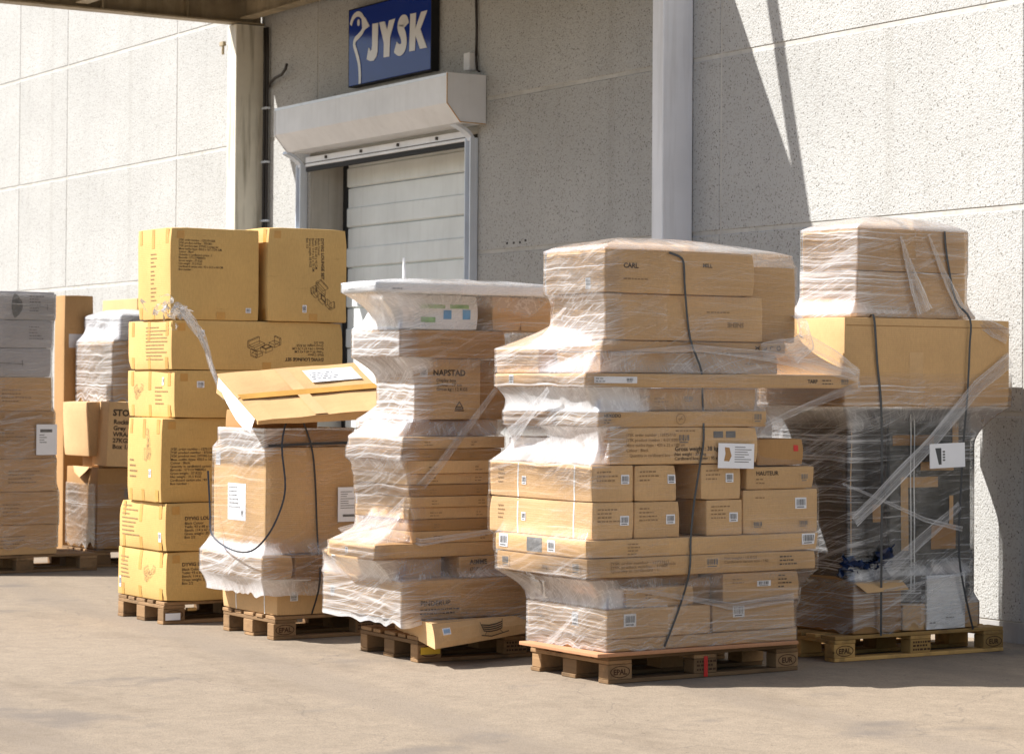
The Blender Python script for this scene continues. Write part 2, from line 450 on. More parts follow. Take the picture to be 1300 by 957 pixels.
# ------------------------------------------------------------------ loading door
door = empty('loading_door', (-20.064, WALL_Y, 0), 'pale grey sectional loading door in its recess under a boxed shutter housing', 'door')
DO = Vector((-20.064, WALL_Y, 0))
def dpart(name, b, mat, bevel=0.003):
    return boxpart(name, (b[0] - DO.x, b[1] - DO.x, b[2] - DO.y, b[3] - DO.y, b[4], b[5]), mat, door, bevel)
z = 0.03
while z < 3.662:
    # one leaf of the door: upper half proud, lower half set back, a step between them
    mm = MB()
    x0, x1 = -21.568 - DO.x, -18.282 - DO.x
    yb, h = 0.345, 0.372
    prof = [(yb - 0.004, 0), (yb - 0.020, 0.012), (yb - 0.020, 0.172), (yb - 0.006, 0.186), (yb - 0.006, 0.360), (yb + 0.008, h - 0.006), (yb + 0.04, h - 0.006), (yb + 0.04, 0)]
    for a in range(len(prof)):
        p, q = prof[a], prof[(a + 1) % len(prof)]
        mm.face([(x0, p[0], p[1]), (x1, p[0], p[1]), (x1, q[0], q[1]), (x0, q[0], q[1])])
    part('door_panel', mm, 'door', door, (0, 0, z))
    z += h
dpart('seal', (-21.666, -21.573, WALL_Y + 0.33, WALL_Y + 0.39, 0.0, 3.662), 'rubber')
dpart('seal', (-21.661, -18.437, WALL_Y + 0.335, WALL_Y + 0.39, 3.647, 3.693), 'rubber')
dpart('jamb', (-21.684, -21.677, WALL_Y + 0.03, WALL_Y + 0.19, 0.0, 3.662), 'cement')
# guide rails: channels standing on the wall face
for nm, x in (('guide_rail', -21.826), ('guide_rail', -18.525)):
    mm = MB()
    w = 0.10
    mm.box(x - DO.x, x + w - DO.x, -0.030, -0.002, 0.0, 3.58)
    mm.box(x - DO.x, x + 0.012 - DO.x, -0.075, -0.0305, 0.0, 3.58)
    mm.box(x + w - 0.014 - DO.x, x + w - DO.x, -0.075, -0.0305, 0.0, 3.58)
    pts = [(x + w / 2 - DO.x, -0.045 - 0.16 * t * t, 3.559 + 0.13 * t) for t in np.linspace(0, 1, 5)]
    for a, b in zip(pts[:-1], pts[1:]):
        mm.bar(a, b, w * 0.98, 0.03, 0, (0, 1, 0))
    part(nm, mm, 'rail', door, bevel=0.002)
dpart('header_rail', (-21.671, -18.54, WALL_Y - 0.05, WALL_Y - 0.005, 3.559, 3.647), 'housing', 0.004)
dpart('header_lip', (-21.671, -18.54, WALL_Y - 0.056, WALL_Y - 0.052, 3.585, 3.592), 'cable', 0)
for x in (-21.218, -20.497, -19.776, -19.055):
    dpart('bolt', (x - 0.014, x + 0.014, WALL_Y - 0.066, WALL_Y - 0.0505, 3.606, 3.633), 'cable', 0.003)
dpart('rubber_strip', (-21.671, -18.54, WALL_Y - 0.045, WALL_Y - 0.02, 3.513, 3.556), 'rubber')
# shutter housing: top, vertical front, chamfered underside, end caps
hx0, hx1 = -21.651, -18.303
prof = [(-0.005, 4.074), (-0.36, 4.074), (-0.36, 3.832), (-0.235, 3.685), (-0.005, 3.685)]
mm = MB()
for a in range(len(prof)):
    p, q = prof[a], prof[(a + 1) % len(prof)]
    mm.face([(hx0 - DO.x, p[0], p[1]), (hx1 - DO.x, p[0], p[1]), (hx1 - DO.x, q[0], q[1]), (hx0 - DO.x, q[0], q[1])])
housing = part('housing', mm, 'housing', door)
for x, s in ((hx0, -1), (hx1, 1)):
    mm = MB()
    big = [(y - (0.006 if y < -0.1 else 0), zz + (0.006 if zz > 3.971 else (-0.006 if zz < 3.765 else 0))) for y, zz in prof]
    x0, x1 = sorted((x + s * 0.001 - DO.x, x + s * 0.012 - DO.x))
    mm.face([(x0, y, zz) for y, zz in big]); mm.face([(x1, y, zz) for y, zz in big])
    for a in range(5):
        p, q = big[a], big[(a + 1) % 5]
        mm.face([(x0, *p), (x1, *p), (x1, *q), (x0, *q)])
    part('end_cap', mm, 'housing', housing)
mm = MB()
xe = hx1 + 0.0135 - DO.x
for (ya, za), (yb_, zb_) in zip(prof[1:4], prof[2:5]):
    mm.bar((xe, ya - 0.004, za), (xe, yb_ - 0.004, zb_ - 0.004), 0.006, 0.006, 0, (1, 0, 0))
part('rusty_edge', mm, 'tape', housing)
for x_, z_ in ((-17.93, 2.69), (-17.82, 2.688), (-17.72, 2.687), (-17.63, 2.70)):
    wpart('anchor_hole', (x_ - 0.011, x_ + 0.011, WALL_Y - 0.006, WALL_Y + 0.002, z_ - 0.009, z_ + 0.009), 'cable', 0.002)
mm = MB()
mm.box(hx0 - DO.x, hx1 - DO.x, -0.366, -0.3605, 4.052, 4.077)
part('edge_trim', mm, 'rail', housing)

# ------------------------------------------------------------------ sign
sg = empty('shop_sign', (-19.91, WALL_Y, 4.208), 'glossy blue sign with pale brand lettering and bird emblem above the loading door', 'sign')
sg.scale = (1.03, 1.0, 1.03)
mm = MB(); mm.box(-0.765, 0.765, -0.085, -0.03, 0.0, 0.66)
part('sign_panel', mm, 'sign_blue', sg, bevel=0.004)
mm = MB()
for b in ((-0.773, -0.767, -0.084, -0.012, -0.008, 0.668), (0.767, 0.773, -0.084, -0.012, -0.008, 0.668), (-0.7665, 0.7665, -0.084, -0.012, -0.008, -0.002), (-0.7665, 0.7665, -0.084, -0.012, 0.662, 0.668)):
    mm.box(*b)
mm.box(-0.76, 0.76, -0.028, -0.004, 0.05, 0.6)
part('sign_frame', mm, 'rubber', sg)
def poly_extrude(mm, pts, y0, y1):
    mm.face([(x, y0, zz) for x, zz in pts])
    for i in range(len(pts)):
        p, q = pts[i], pts[(i + 1) % len(pts)]
        mm.face([(p[0], y0, p[1]), (q[0], y0, q[1]), (q[0], y1, q[1]), (p[0], y1, p[1])])
def stroke(mm, pts, w, y0, y1):
    # smooth the centre line, then lay quads with mitred sides
    P = []
    n = len(pts)
    for i in range(n - 1):
        p0, p1, p2, p3 = (Vector(pts[max(i - 1, 0)]), Vector(pts[i]), Vector(pts[i + 1]), Vector(pts[min(i + 2, n - 1)]))
        for t in np.linspace(0, 1, 6)[:-1]:
            P.append(0.5 * ((2 * p1) + (p2 - p0) * t + (2 * p0 - 5 * p1 + 4 * p2 - p3) * t * t + (3 * p1 - p0 - 3 * p2 + p3) * t ** 3))
    P.append(Vector(pts[-1]))
    Lh, Rh = [], []
    for i, p in enumerate(P):
        d = (P[min(i + 1, len(P) - 1)] - P[max(i - 1, 0)]).normalized()
        nn = Vector((-d.y, d.x)) * w / 2
        Lh.append(p + nn); Rh.append(p - nn)
    for i in range(len(P) - 1):
        mm.face([(q.x, y0, q.y) for q in (Lh[i], Lh[i + 1], Rh[i + 1], Rh[i])])
SY0, SY1 = -0.0895, -0.086
for pts in ([(-0.302, 0.493), (-0.192, 0.489), (-0.198, 0.25), (-0.218, 0.206), (-0.27, 0.176), (-0.343, 0.18), (-0.406, 0.202), (-0.37, 0.297), (-0.345, 0.284), (-0.351, 0.273), (-0.332, 0.264), (-0.311, 0.276), (-0.303, 0.308)],
            [(-0.172, 0.491), (-0.069, 0.488), (-0.02, 0.412), (0.013, 0.486), (0.125, 0.489), (0.036, 0.345), (0.025, 0.181), (-0.084, 0.183), (-0.08, 0.303)],
            [(0.405, 0.495), (0.507, 0.492), (0.501, 0.366), (0.601, 0.49), (0.708, 0.49), (0.588, 0.348), (0.707, 0.183), (0.586, 0.185), (0.502, 0.303), (0.493, 0.182), (0.39, 0.184)]):
    mm = MB(); poly_extrude(mm, pts, SY0, SY1)
    part('sign_letter', mm, 'sign_white', sg)
mm = MB(); stroke(mm, [(0.334, 0.408), (0.312, 0.448), (0.255, 0.452), (0.222, 0.42), (0.235, 0.385), (0.275, 0.335), (0.295, 0.28), (0.28, 0.235), (0.235, 0.215), (0.185, 0.222), (0.135, 0.25)], 0.098, SY0, SY1)
part('sign_letter', mm, 'sign_white', sg)
mm = MB()
stroke(mm, [(-0.720, 0.53), (-0.690, 0.575), (-0.643, 0.602), (-0.572, 0.610), (-0.502, 0.580), (-0.466, 0.525), (-0.470, 0.475), (-0.51, 0.44), (-0.58, 0.412), (-0.632, 0.392), (-0.650, 0.35), (-0.609, 0.284), (-0.555, 0.184), (-0.537, 0.088), (-0.536, 0.004)], 0.046, SY0, SY1)
poly_extrude(mm, [(-0.515, 0.600), (-0.435, 0.560), (-0.355, 0.482), (-0.440, 0.462), (-0.488, 0.44)], SY0 - 0.001, SY1)
poly_extrude(mm, [(-0.571 + 0.024 * math.cos(t), 0.535 + 0.030 * math.sin(t)) for t in np.linspace(0, 2 * math.pi, 13)[:-1]], SY0, SY1)
part('bird_emblem', mm, 'sign_white', sg)

# ------------------------------------------------------------------ canopy
can = empty('steel_canopy', (-18.952, WALL_Y, 4.991), 'rust stained steel canopy on two columns over the loading door', 'canopy')
CO = Vector((-18.952, WALL_Y, 4.991))
def cpart(name, boxes, mat, bevel=0.003):
    mm = MB()
    for b in boxes:
        mm.box(b[0] - CO.x, b[1] - CO.x, b[2] - CO.y, b[3] - CO.y, b[4] - CO.z, b[5] - CO.z)
    return part(name, mm, mat, can, bevel=bevel)
YF = 6.86
cpart('column', [(-22.907, -22.701, 9.651, WALL_Y - 0.004, 0.004, 4.986)], 'col_paint', 0.006)
cpart('column', [(-15.352, -15.203, 9.692, WALL_Y - 0.004, 0.004, 4.986)], 'col_white', 0.006)
def ibeam_y(x, y0, y1, zb, h=0.30, w=0.18):
    return [(x - w / 2, x + w / 2, y0, y1, zb, zb + 0.018), (x - 0.006, x + 0.006, y0, y1, zb + 0.0182, zb + h - 0.0182), (x - w / 2, x + w / 2, y0, y1, zb + h - 0.018, zb + h)]
for x in (-22.794, -15.399):
    cpart('cantilever_beam', ibeam_y(x, YF, WALL_Y - 0.01, 4.993), 'beam', 0.002)
    for y in (7.519, 8.343, 9.167):
        cpart('web_stiffener', [(x - 0.085, x - 0.0065, y, y + 0.012, 5.013, 5.283), (x + 0.0065, x + 0.085, y, y + 0.012, 5.013, 5.283)], 'beam', 0)
    mm = MB()
    mm.bar((x - CO.x, 7.632 - CO.y, 5.279 - CO.z), (x - CO.x, WALL_Y - 0.02 - CO.y, 5.279 + 2.23 * 1.54 - CO.z), 0.09, 0.09)
    part('tie_rod', mm, 'beam', can)
def ibeam_x(y, x0, x1, zb, h=0.22, w=0.12):
    return [(x0, x1, y - w / 2, y + w / 2, zb, zb + 0.012), (x0, x1, y - 0.005, y + 0.005, zb + 0.0122, zb + h - 0.0122), (x0, x1, y - w / 2, y + w / 2, zb + h - 0.012, zb + h)]
for y in (9.744, 8.137, 6.932):
    cpart('purlin', ibeam_x(y, -22.681, -15.512, 5.032), 'beam', 0)
for a, b, zz in (((-22.691, 7.416), (-20.806, 9.682), 5.254), ((-22.691, 9.27), (-20.806, 7.004), 5.212), ((-15.512, 7.21), (-17.304, 9.682), 5.254)):
    mm = MB()
    mm.bar((a[0] - CO.x, a[1] - CO.y, zz - CO.z), (b[0] - CO.x, b[1] - CO.y, zz - CO.z), 0.05, 0.03)
    part('wind_brace', mm, 'beam', can)
mm = MB()
nx = 150
xa, xb = -22.928 - CO.x, -15.275 - CO.x
for i in range(nx):      # trapezoidal sheet
    t0, t1 = xa + (xb - xa) * i / nx, xa + (xb - xa) * (i + 1) / nx
    za = 0.345 if (i // 2) % 2 == 0 else 0.315
    zb = 0.345 if ((i + 1) // 2) % 2 == 0 else 0.315
    mm.face([(t0, 6.798 - CO.y, za), (t1, 6.798 - CO.y, zb), (t1, -0.02, zb), (t0, -0.02, za)])
part('roof_sheet', mm, 'deck', can)
cpart('bracket', [(-23.01, -22.918, 9.61, 9.641, 4.795, 4.837), (-22.969, -22.948, 9.615, 9.636, 4.713, 4.795)], 'beam', 0.002)

# cables and small fittings on the wall
for i, x in enumerate((-22.645, -22.588)):
    mm = MB()
    mm.tube([(0, 0, 0.0), (0, 0, 2.3), (0.004, 0.002, 4.692), (0, -0.0, 4.96)], 0.020 if i == 0 else 0.013, 8)
    o = link('conduit_pipe', mm.mesh('conduit_pipe', [MAT['cable']], True), None, (x, WALL_Y - 0.03, 0.0))
    tag(o, ('thick dark conduit running down the wall right beside the cream column', 'thin dark conduit between the thick conduit and the sunlit wall strip')[i], 'pipe', 'conduits beside the cream column')
    for zc in (2.6, 3.1, 3.662, 4.177):
        boxpart('clip', (-0.026, 0.026, -0.024, 0.026, zc, zc + 0.02), 'rail', o, 0.002)
mm = MB()
mm.tube([(0, 0.0, -0.055), (0.10, -0.03, -0.03), (0.25, -0.05, 0.0), (0.42, -0.06, 0.015), (0.52, -0.065, 0.06), (0.55, -0.065, 0.10)], 0.014, 8)
o = link('wall_hook', mm.mesh('wall_hook', [MAT['cable']], True), None, (-22.567, WALL_Y - 0.02, 4.445))
tag(o, 'bent dark metal hook sticking out from the wall beside the conduits', 'hook')
mm = MB()
mm.tube([(0.045, 0, 0.02), (0.05, 0, 0.25), (0.035, 0, 0.5), (0.05, 0, 0.8), (0.045, 0, 1.3)], 0.011, 6)
mm.tube([(0.10, 0, -0.12), (0.06, 0, -0.10), (0.045, 0, -0.02), (0.045, 0, 0.03)], 0.009, 6)
cb = link('wall_cable', mm.mesh('wall_cable', [MAT['cable']], True), None, (-18.483, WALL_Y - 0.02, 4.239))
tag(cb, 'dark cable hanging down the wall right of the blue sign', 'cable')
boxpart('junction_box', (-0.075, 0.030, -0.055, 0.018, -0.10, 0.045), 'white_card', cb, 0.006)

# ------------------------------------------------------------------ printing helpers
_tc = {}
def text_geo(body, size, bold, space=1.0):
    key = (body, size, bold, space)
    if key not in _tc:
        cu = bpy.data.curves.new('t', 'FONT')
        cu.body = body; cu.size = size; cu.offset = bold; cu.resolution_u = 2
        cu.space_line = space
        ob = bpy.data.objects.new('t', cu)
        me = bpy.data.meshes.new_from_object(ob)
        vs = [tuple(v.co[:2]) for v in me.vertices]
        fs = [tuple(p.vertices) for p in me.polygons]
        bpy.data.objects.remove(ob); bpy.data.curves.remove(cu); bpy.data.meshes.remove(me)
        _tc[key] = (vs, fs)
    return _tc[key]

class Carton:
    """a carton: rounded, slightly bulged and dented box; prints and labels follow its faces"""
    def __init__(s, X, Y, z0, z1, LX, LY, mat, label, group=None, bulge=0.004, rot=0.0, seed=None, r=0.007, cat='carton', name='carton', tilt=(0, 0), dent=0.003, n=5):
        s.h = (LX / 2, LY / 2, (z1 - z0) / 2)
        s.H = z1 - z0
        rc = random.Random(int((X * 31 + Y * 17 + z0 * 101) * 10))
        cr = 0.0 if min(LX, LY, z1 - z0) < 0.09 else (0.017 if mat == 'yellow' else 0.012)
        s.crush = [(a, c_, e, cr * rc.random() ** 1.5, 0.11) for a in (-1, 1) for c_ in (-1, 1) for e in (-1, 1)] if cr else []
        s.b = bulge
        s.dent = dent
        s.sd = Vector((X * 3.1 + (seed or 0), Y * 1.7, z0 * 5.3))
        s.r = r
        h = s.h
        def samples(a):
            rr = min(r, a * 0.35)
            inner = list(np.linspace(-(a - rr), a - rr, n + 2))
            return [-a, -a + rr * 0.35] + inner + [a - rr * 0.35, a]
        ax = [samples(a) for a in h]
        idx = {}
        V = []; F = []
        def vid(p):
            key = tuple(round(c, 5) for c in p)
            if key not in idx:
                idx[key] = len(V)
                V.append(s.disp(p))
            return idx[key]
        for d in range(3):
            e, f = (d + 1) % 3, (d + 2) % 3
            for sg_ in (-1, 1):
                for i in range(len(ax[e]) - 1):
                    for j in range(len(ax[f]) - 1):
                        q = []
                        for a, b in ((i, j), (i + 1, j), (i + 1, j + 1), (i, j + 1)):
                            p = [0, 0, 0]
                            p[d] = sg_ * h[d]; p[e] = ax[e][a]; p[f] = ax[f][b]
                            q.append(vid(p))
                        F.append(tuple(q if sg_ > 0 else q[::-1]))
        me = bpy.data.meshes.new(name)
        me.from_pydata(V, [], F)
        me.materials.append(MAT[mat])
        me.polygons.foreach_set('use_smooth', [True] * len(F))
        me.update()
        s.o = link(name, me, None, (X - LX / 2, Y + LY / 2, z0), label, cat, group)
        if rot or tilt != (0, 0):
            s.o.rotation_euler = (tilt[0], tilt[1], rot)
    def disp(s, p):
        h = s.h
        p = list(p)
        for sx, sy, sz, am, rd in s.crush:
            d2 = ((p[0] - sx * h[0]) ** 2 + (p[1] - sy * h[1]) ** 2 + (p[2] - sz * h[2]) ** 2) ** 0.5
            if d2 < rd:
                f = am * (1 - d2 / rd) ** 2
                p = [p[0] - sx * f, p[1] - sy * f, p[2] - sz * f * 0.5]
        r = [min(s.r, a * 0.35) for a in h]
        q = [max(-(a - rr), min(a - rr, c)) for c, a, rr in zip(p, h, r)]
        d = Vector([c - k for c, k in zip(p, q)])
        if d.length > 1e-9:
            rm = min(r)
            nd = Vector([(x / rr) for x, rr in zip(d, r)])
            L = nd.length
            mx = max(abs(x) for x in nd)
            d = d * (mx / L)
        P = Vector(q) + d
        u = [P[i] / h[i] for i in range(3)]
        out = Vector(P)
        for i in range(2):
            e, f = (i + 1) % 3, (i + 2) % 3
            w = max(0, 1 - u[e] ** 2) * max(0, 1 - u[f] ** 2)
            out[i] += u[i] * s.b * w
        k = P * 3.0 + s.sd
        out += Vector((noise.noise(k), noise.noise(k + Vector((9, 4, 2))), 0.3 * noise.noise(k + Vector((3, 8, 5))))) * s.dent
        out.z += s.H / 2
        return out
    def fp(s, face, u, v, off=0.002):
        """u metres from the face's left edge, v metres from its bottom -> local point"""
        h = s.h
        if face == 'x':
            P = s.disp((h[0], -h[1] + u, -h[2] + v)); P.x += off
        elif face == 'y':
            P = s.disp((-h[0] + u, -h[1], -h[2] + v)); P.y -= off
        else:
            P = s.disp((-h[0] + u, -h[1] + v, h[2])); P.z += off
        return P
    def place(s, name, mb2, mats, face, label=None, off=0.002):
        mm = MB()
        for pts, mi in mb2:
            mm.face([s.fp(face, a, b, off + 0.0006 * mi) for a, b in pts], mi)
        me = mm.mesh(name, [MAT[x] for x in mats])
        return link(name, me, s.o, None, label)
    def text(s, face, u, v, body, size, bold=0.0, mat='ink', rot=0, space=0.95, xs=1.0):
        vs, fs = text_geo(body, size, bold, space)
        c, sn = math.cos(R(rot)), math.sin(R(rot))
        P = [s.fp(face, u + xs * x * c - y * sn, v + xs * x * sn + y * c) for x, y in vs]
        me = bpy.data.meshes.new('printed_text')
        me.from_pydata([tuple(p) for p in P], [], fs)
        me.materials.append(MAT[mat])
        return link('printed_text', me, s.o)
    def rect(s, name, face, u, v, w, hh, mat, label=None, off=0.0015, div=3):
        q = []
        for i in range(div):
            for j in range(div):
                a0, a1 = u + w * i / div, u + w * (i + 1) / div
                b0, b1 = v + hh * j / div, v + hh * (j + 1) / div
                q.append(([(a0, b0), (a1, b0), (a1, b1), (a0, b1)], 0))
        return s.place(name, q, [mat], face, label, off)
    def barcode(s, face, u, v, w=0.055, hh=0.05, vertical=True, mat='paper'):
        q = [([(u, v), (u + w, v), (u + w, v + hh), (u, v + hh)], 0)]
        rnd = random.Random(int((u + v) * 1e4))
        a = 0.12
        while a < 0.86:
            bw = rnd.choice((0.03, 0.05, 0.08))
            x0, x1 = u + w * a, u + w * min(0.9, a + bw)
            q.append(([(x0, v + hh * 0.3), (x1, v + hh * 0.3), (x1, v + hh * 0.86), (x0, v + hh * 0.86)], 1))
            a += bw + rnd.choice((0.03, 0.05))
        q.append(([(u + w * 0.15, v + hh * 0.1), (u + w * 0.8, v + hh * 0.1), (u + w * 0.8, v + hh * 0.2), (u + w * 0.15, v + hh * 0.2)], 1))
        return s.place('barcode_label', q, [mat, 'print_grey'], face, None, 0.002)
    def lines(s, face, u, v, w, n, lh, mat='ink_soft', seed=1, name='printed_text'):
        """small print too fine to read: rows of short word-long strokes"""
        rnd = random.Random(seed)
        q = []
        for i in range(n):
            x = u
            end = u + w * rnd.uniform(0.45, 1.0)
            y = v - i * lh
            while x < end:
                ww = rnd.uniform(0.006, 0.022)
                q.append(([(x, y), (x + ww, y), (x + ww, y + lh * 0.33), (x, y + lh * 0.33)], 0))
                x += ww + 0.006
        return s.place(name, q, [mat], face)
    def strokes(s, face, polys, w, mat='ink', name='printed_drawing'):
        q = []
        for pl in polys:
            for (x0, y0), (x1, y1) in zip(pl[:-1], pl[1:]):
                d = Vector((x1 - x0, y1 - y0))
                if d.length < 1e-6:
                    continue
                nn = Vector((-d.y, d.x)).normalized() * w / 2
                q.append(([(x0 + nn.x, y0 + nn.y), (x0 - nn.x, y0 - nn.y), (x1 - nn.x, y1 - nn.y), (x1 + nn.x, y1 + nn.y)], 0))
        return s.place(name, q, [mat], face)

def lounge_drawing(u, v, k, rot=0):
    """line drawing of a garden lounge set: sofas and a table seen from above at a slant"""
    def iso(x, y, z):
        return ((x - y) * 0.87, (x + y) * 0.36 + z)
    def bx(x0, x1, y0, y1, z0, z1):
        c = [iso(x0, y0, z0), iso(x1, y0, z0), iso(x1, y1, z0), iso(x0, y1, z0), iso(x0, y0, z1), iso(x1, y0, z1), iso(x1, y1, z1), iso(x0, y1, z1)]
        return [[c[4], c[5], c[6], c[7], c[4]], [c[0], c[1], c[5]], [c[0], c[4]], [c[0], c[3], c[7]]]
    out = []
    for d in ((0, 1.0, 0, 0.5, 0, 0.2), (0, 1.0, 0.5, 0.62, 0, 0.5), (1.3, 1.8, -0.6, -0.1, 0, 0.2), (1.8, 1.92, -0.6, -0.1, 0, 0.5), (-0.6, -0.1, -0.9, -0.4, 0, 0.2), (-0.72, -0.6, -0.9, -0.4, 0, 0.5), (0.3, 0.9, -0.8, -0.3, 0, 0.28), (0.36, 0.84, -0.74, -0.36, 0.28, 0.3)):
        out += bx(*d)
    c, s_ = math.cos(R(rot)), math.sin(R(rot))
    return [[(u + k * (x * c - y * s_), v + k * (x * s_ + y * c)) for x, y in pl] for pl in out]

# ------------------------------------------------------------------ pallets
_pm = {}
def pallet(X, Y, label, fresh=False, loc_z=0.0, stamps=True, rot=0.0, dirt=None):
    """0.8 x 1.2 m pallet; X is its +X side, Y its near end"""
    p = empty('wooden_pallet', (X - 0.4, Y + 0.6, loc_z), label, 'pallet', 'wooden pallets under the stacks')
    p.rotation_euler = (0, 0, rot)
    wy, wx = ('wood_new', 'wood_new_x') if fresh else ('wood', 'wood_x')
    def piece(name, c, d, mat):
        key = (name, d, mat)
        if key not in _pm:
            mm = MB(); mm.box(-d[0] / 2, d[0] / 2, -d[1] / 2, d[1] / 2, -d[2] / 2, d[2] / 2)
            _pm[key] = mm.mesh(name, [MAT[mat]], False, 0.003, 1)
        o = link(name, _pm[key], p, (c[0] + random.uniform(-.003, .003), c[1] + random.uniform(-.004, .004), c[2]))
        o.rotation_euler = (0, 0, random.uniform(-.006, .006))
        return o
    for x, w in ((-0.35, 0.1), (0, 0.145), (0.35, 0.1)):
        piece('base_board', (x, 0, 0.0115), (w, 1.2, 0.021), wy)
        for y in (-0.5275, 0, 0.5275):
            b = piece('block', (x, y, 0.061), (w - 0.004, 0.145, 0.077), wx)
            if stamps and x > 0.3:
                if y != 0:
                    vs, fs = text_geo('EPAL' if y < 0 else 'EUR', 0.040, 0.0012)
                    wd_ = max(v[0] for v in vs)
                    mm = MB()
                    mm.v = [(0, (v[0] - wd_ / 2) * 0.95, v[1] - 0.014) for v in vs]
                    mm.f = list(fs); mm.mi = [0] * len(fs); mm.uv = [None] * len(fs)
                    n = 28
                    for i in range(n):
                        a0, a1 = 2 * math.pi * i / n, 2 * math.pi * (i + 1) / n
                        mm.face([(0, 0.060 * math.cos(a0), 0.031 * math.sin(a0)), (0, 0.060 * math.cos(a1), 0.031 * math.sin(a1)), (0, 0.055 * math.cos(a1), 0.0265 * math.sin(a1)), (0, 0.055 * math.cos(a0), 0.0265 * math.sin(a0))])
                    part('stamp', mm, 'stamp', b, ((w - 0.004) / 2 + 0.0015, 0, 0))
                else:
                    mm = MB()
                    rnd = random.Random(4)
                    for ry in (0.018, -0.002, -0.024):
                        yy = -0.055
                        while yy < 0.05:
                            ww = rnd.uniform(0.008, 0.022)
                            mm.face([(0, yy, ry), (0, yy + ww, ry), (0, yy + ww, ry + 0.011), (0, yy, ry + 0.011)])
                            yy += ww + 0.006
                    part('stamp', mm, 'stamp', b, ((w - 0.004) / 2 + 0.0015, 0, 0))
    for y in (-0.5275, 0, 0.5275):
        piece('stringer', (0, y, 0.1112), (0.8, 0.145, 0.021), wx)
    for x, w in ((-0.3275, 0.145), (-0.169, 0.1), (0, 0.145), (0.169, 0.1), (0.3275, 0.145)):
        piece('top_board', (x, 0, 0.1332), (w, 1.2, 0.021), wy)
    return p

pc = pallet(-15.553, 6.156, 'weathered pallet under the stack of unwrapped yellow cartons', rot=0.0)
pallet(-14.225, 6.332, 'weathered pallet under the stack topped by the tilted lid carton', rot=-0.015)
pe = pallet(-12.604, 6.488, 'weathered pallet with a yellow sticker under the torn printed carton', rot=-0.05)
pf = pallet(-11.175, 6.81, 'pallet with a red tape mark under the widest wrapped stack in front', stamps=True)
pallet(-11.349, 8.412, 'fresh orange pallet against the wall on the right', fresh=True, rot=-0.03)
pallet(-20.50, 6.335, 'dark shaded pallet under the far left stack of grey cartons', stamps=False)
pallet(-20.80, 7.62, 'dark shaded pallet behind the yellow stack beside the far left one', stamps=False)
boxpart('sticker', (0.4015, 0.403, -0.585, -0.468, 0.045, 0.085), 'yellow_print', pe, 0)
boxpart('paper_label', (0.4025, 0.404, -0.59, -0.49, 0.028, 0.072), 'paper', pc, 0)
boxpart('wood_chip', (0.36, 0.405, -0.44, -0.38, 0.082, 0.1), 'wood_new', pc, 0.002)
boxpart('red_tape', (0.4025, 0.404, -0.012, 0.012, 0.004, 0.112), 'red_print', pf, 0)

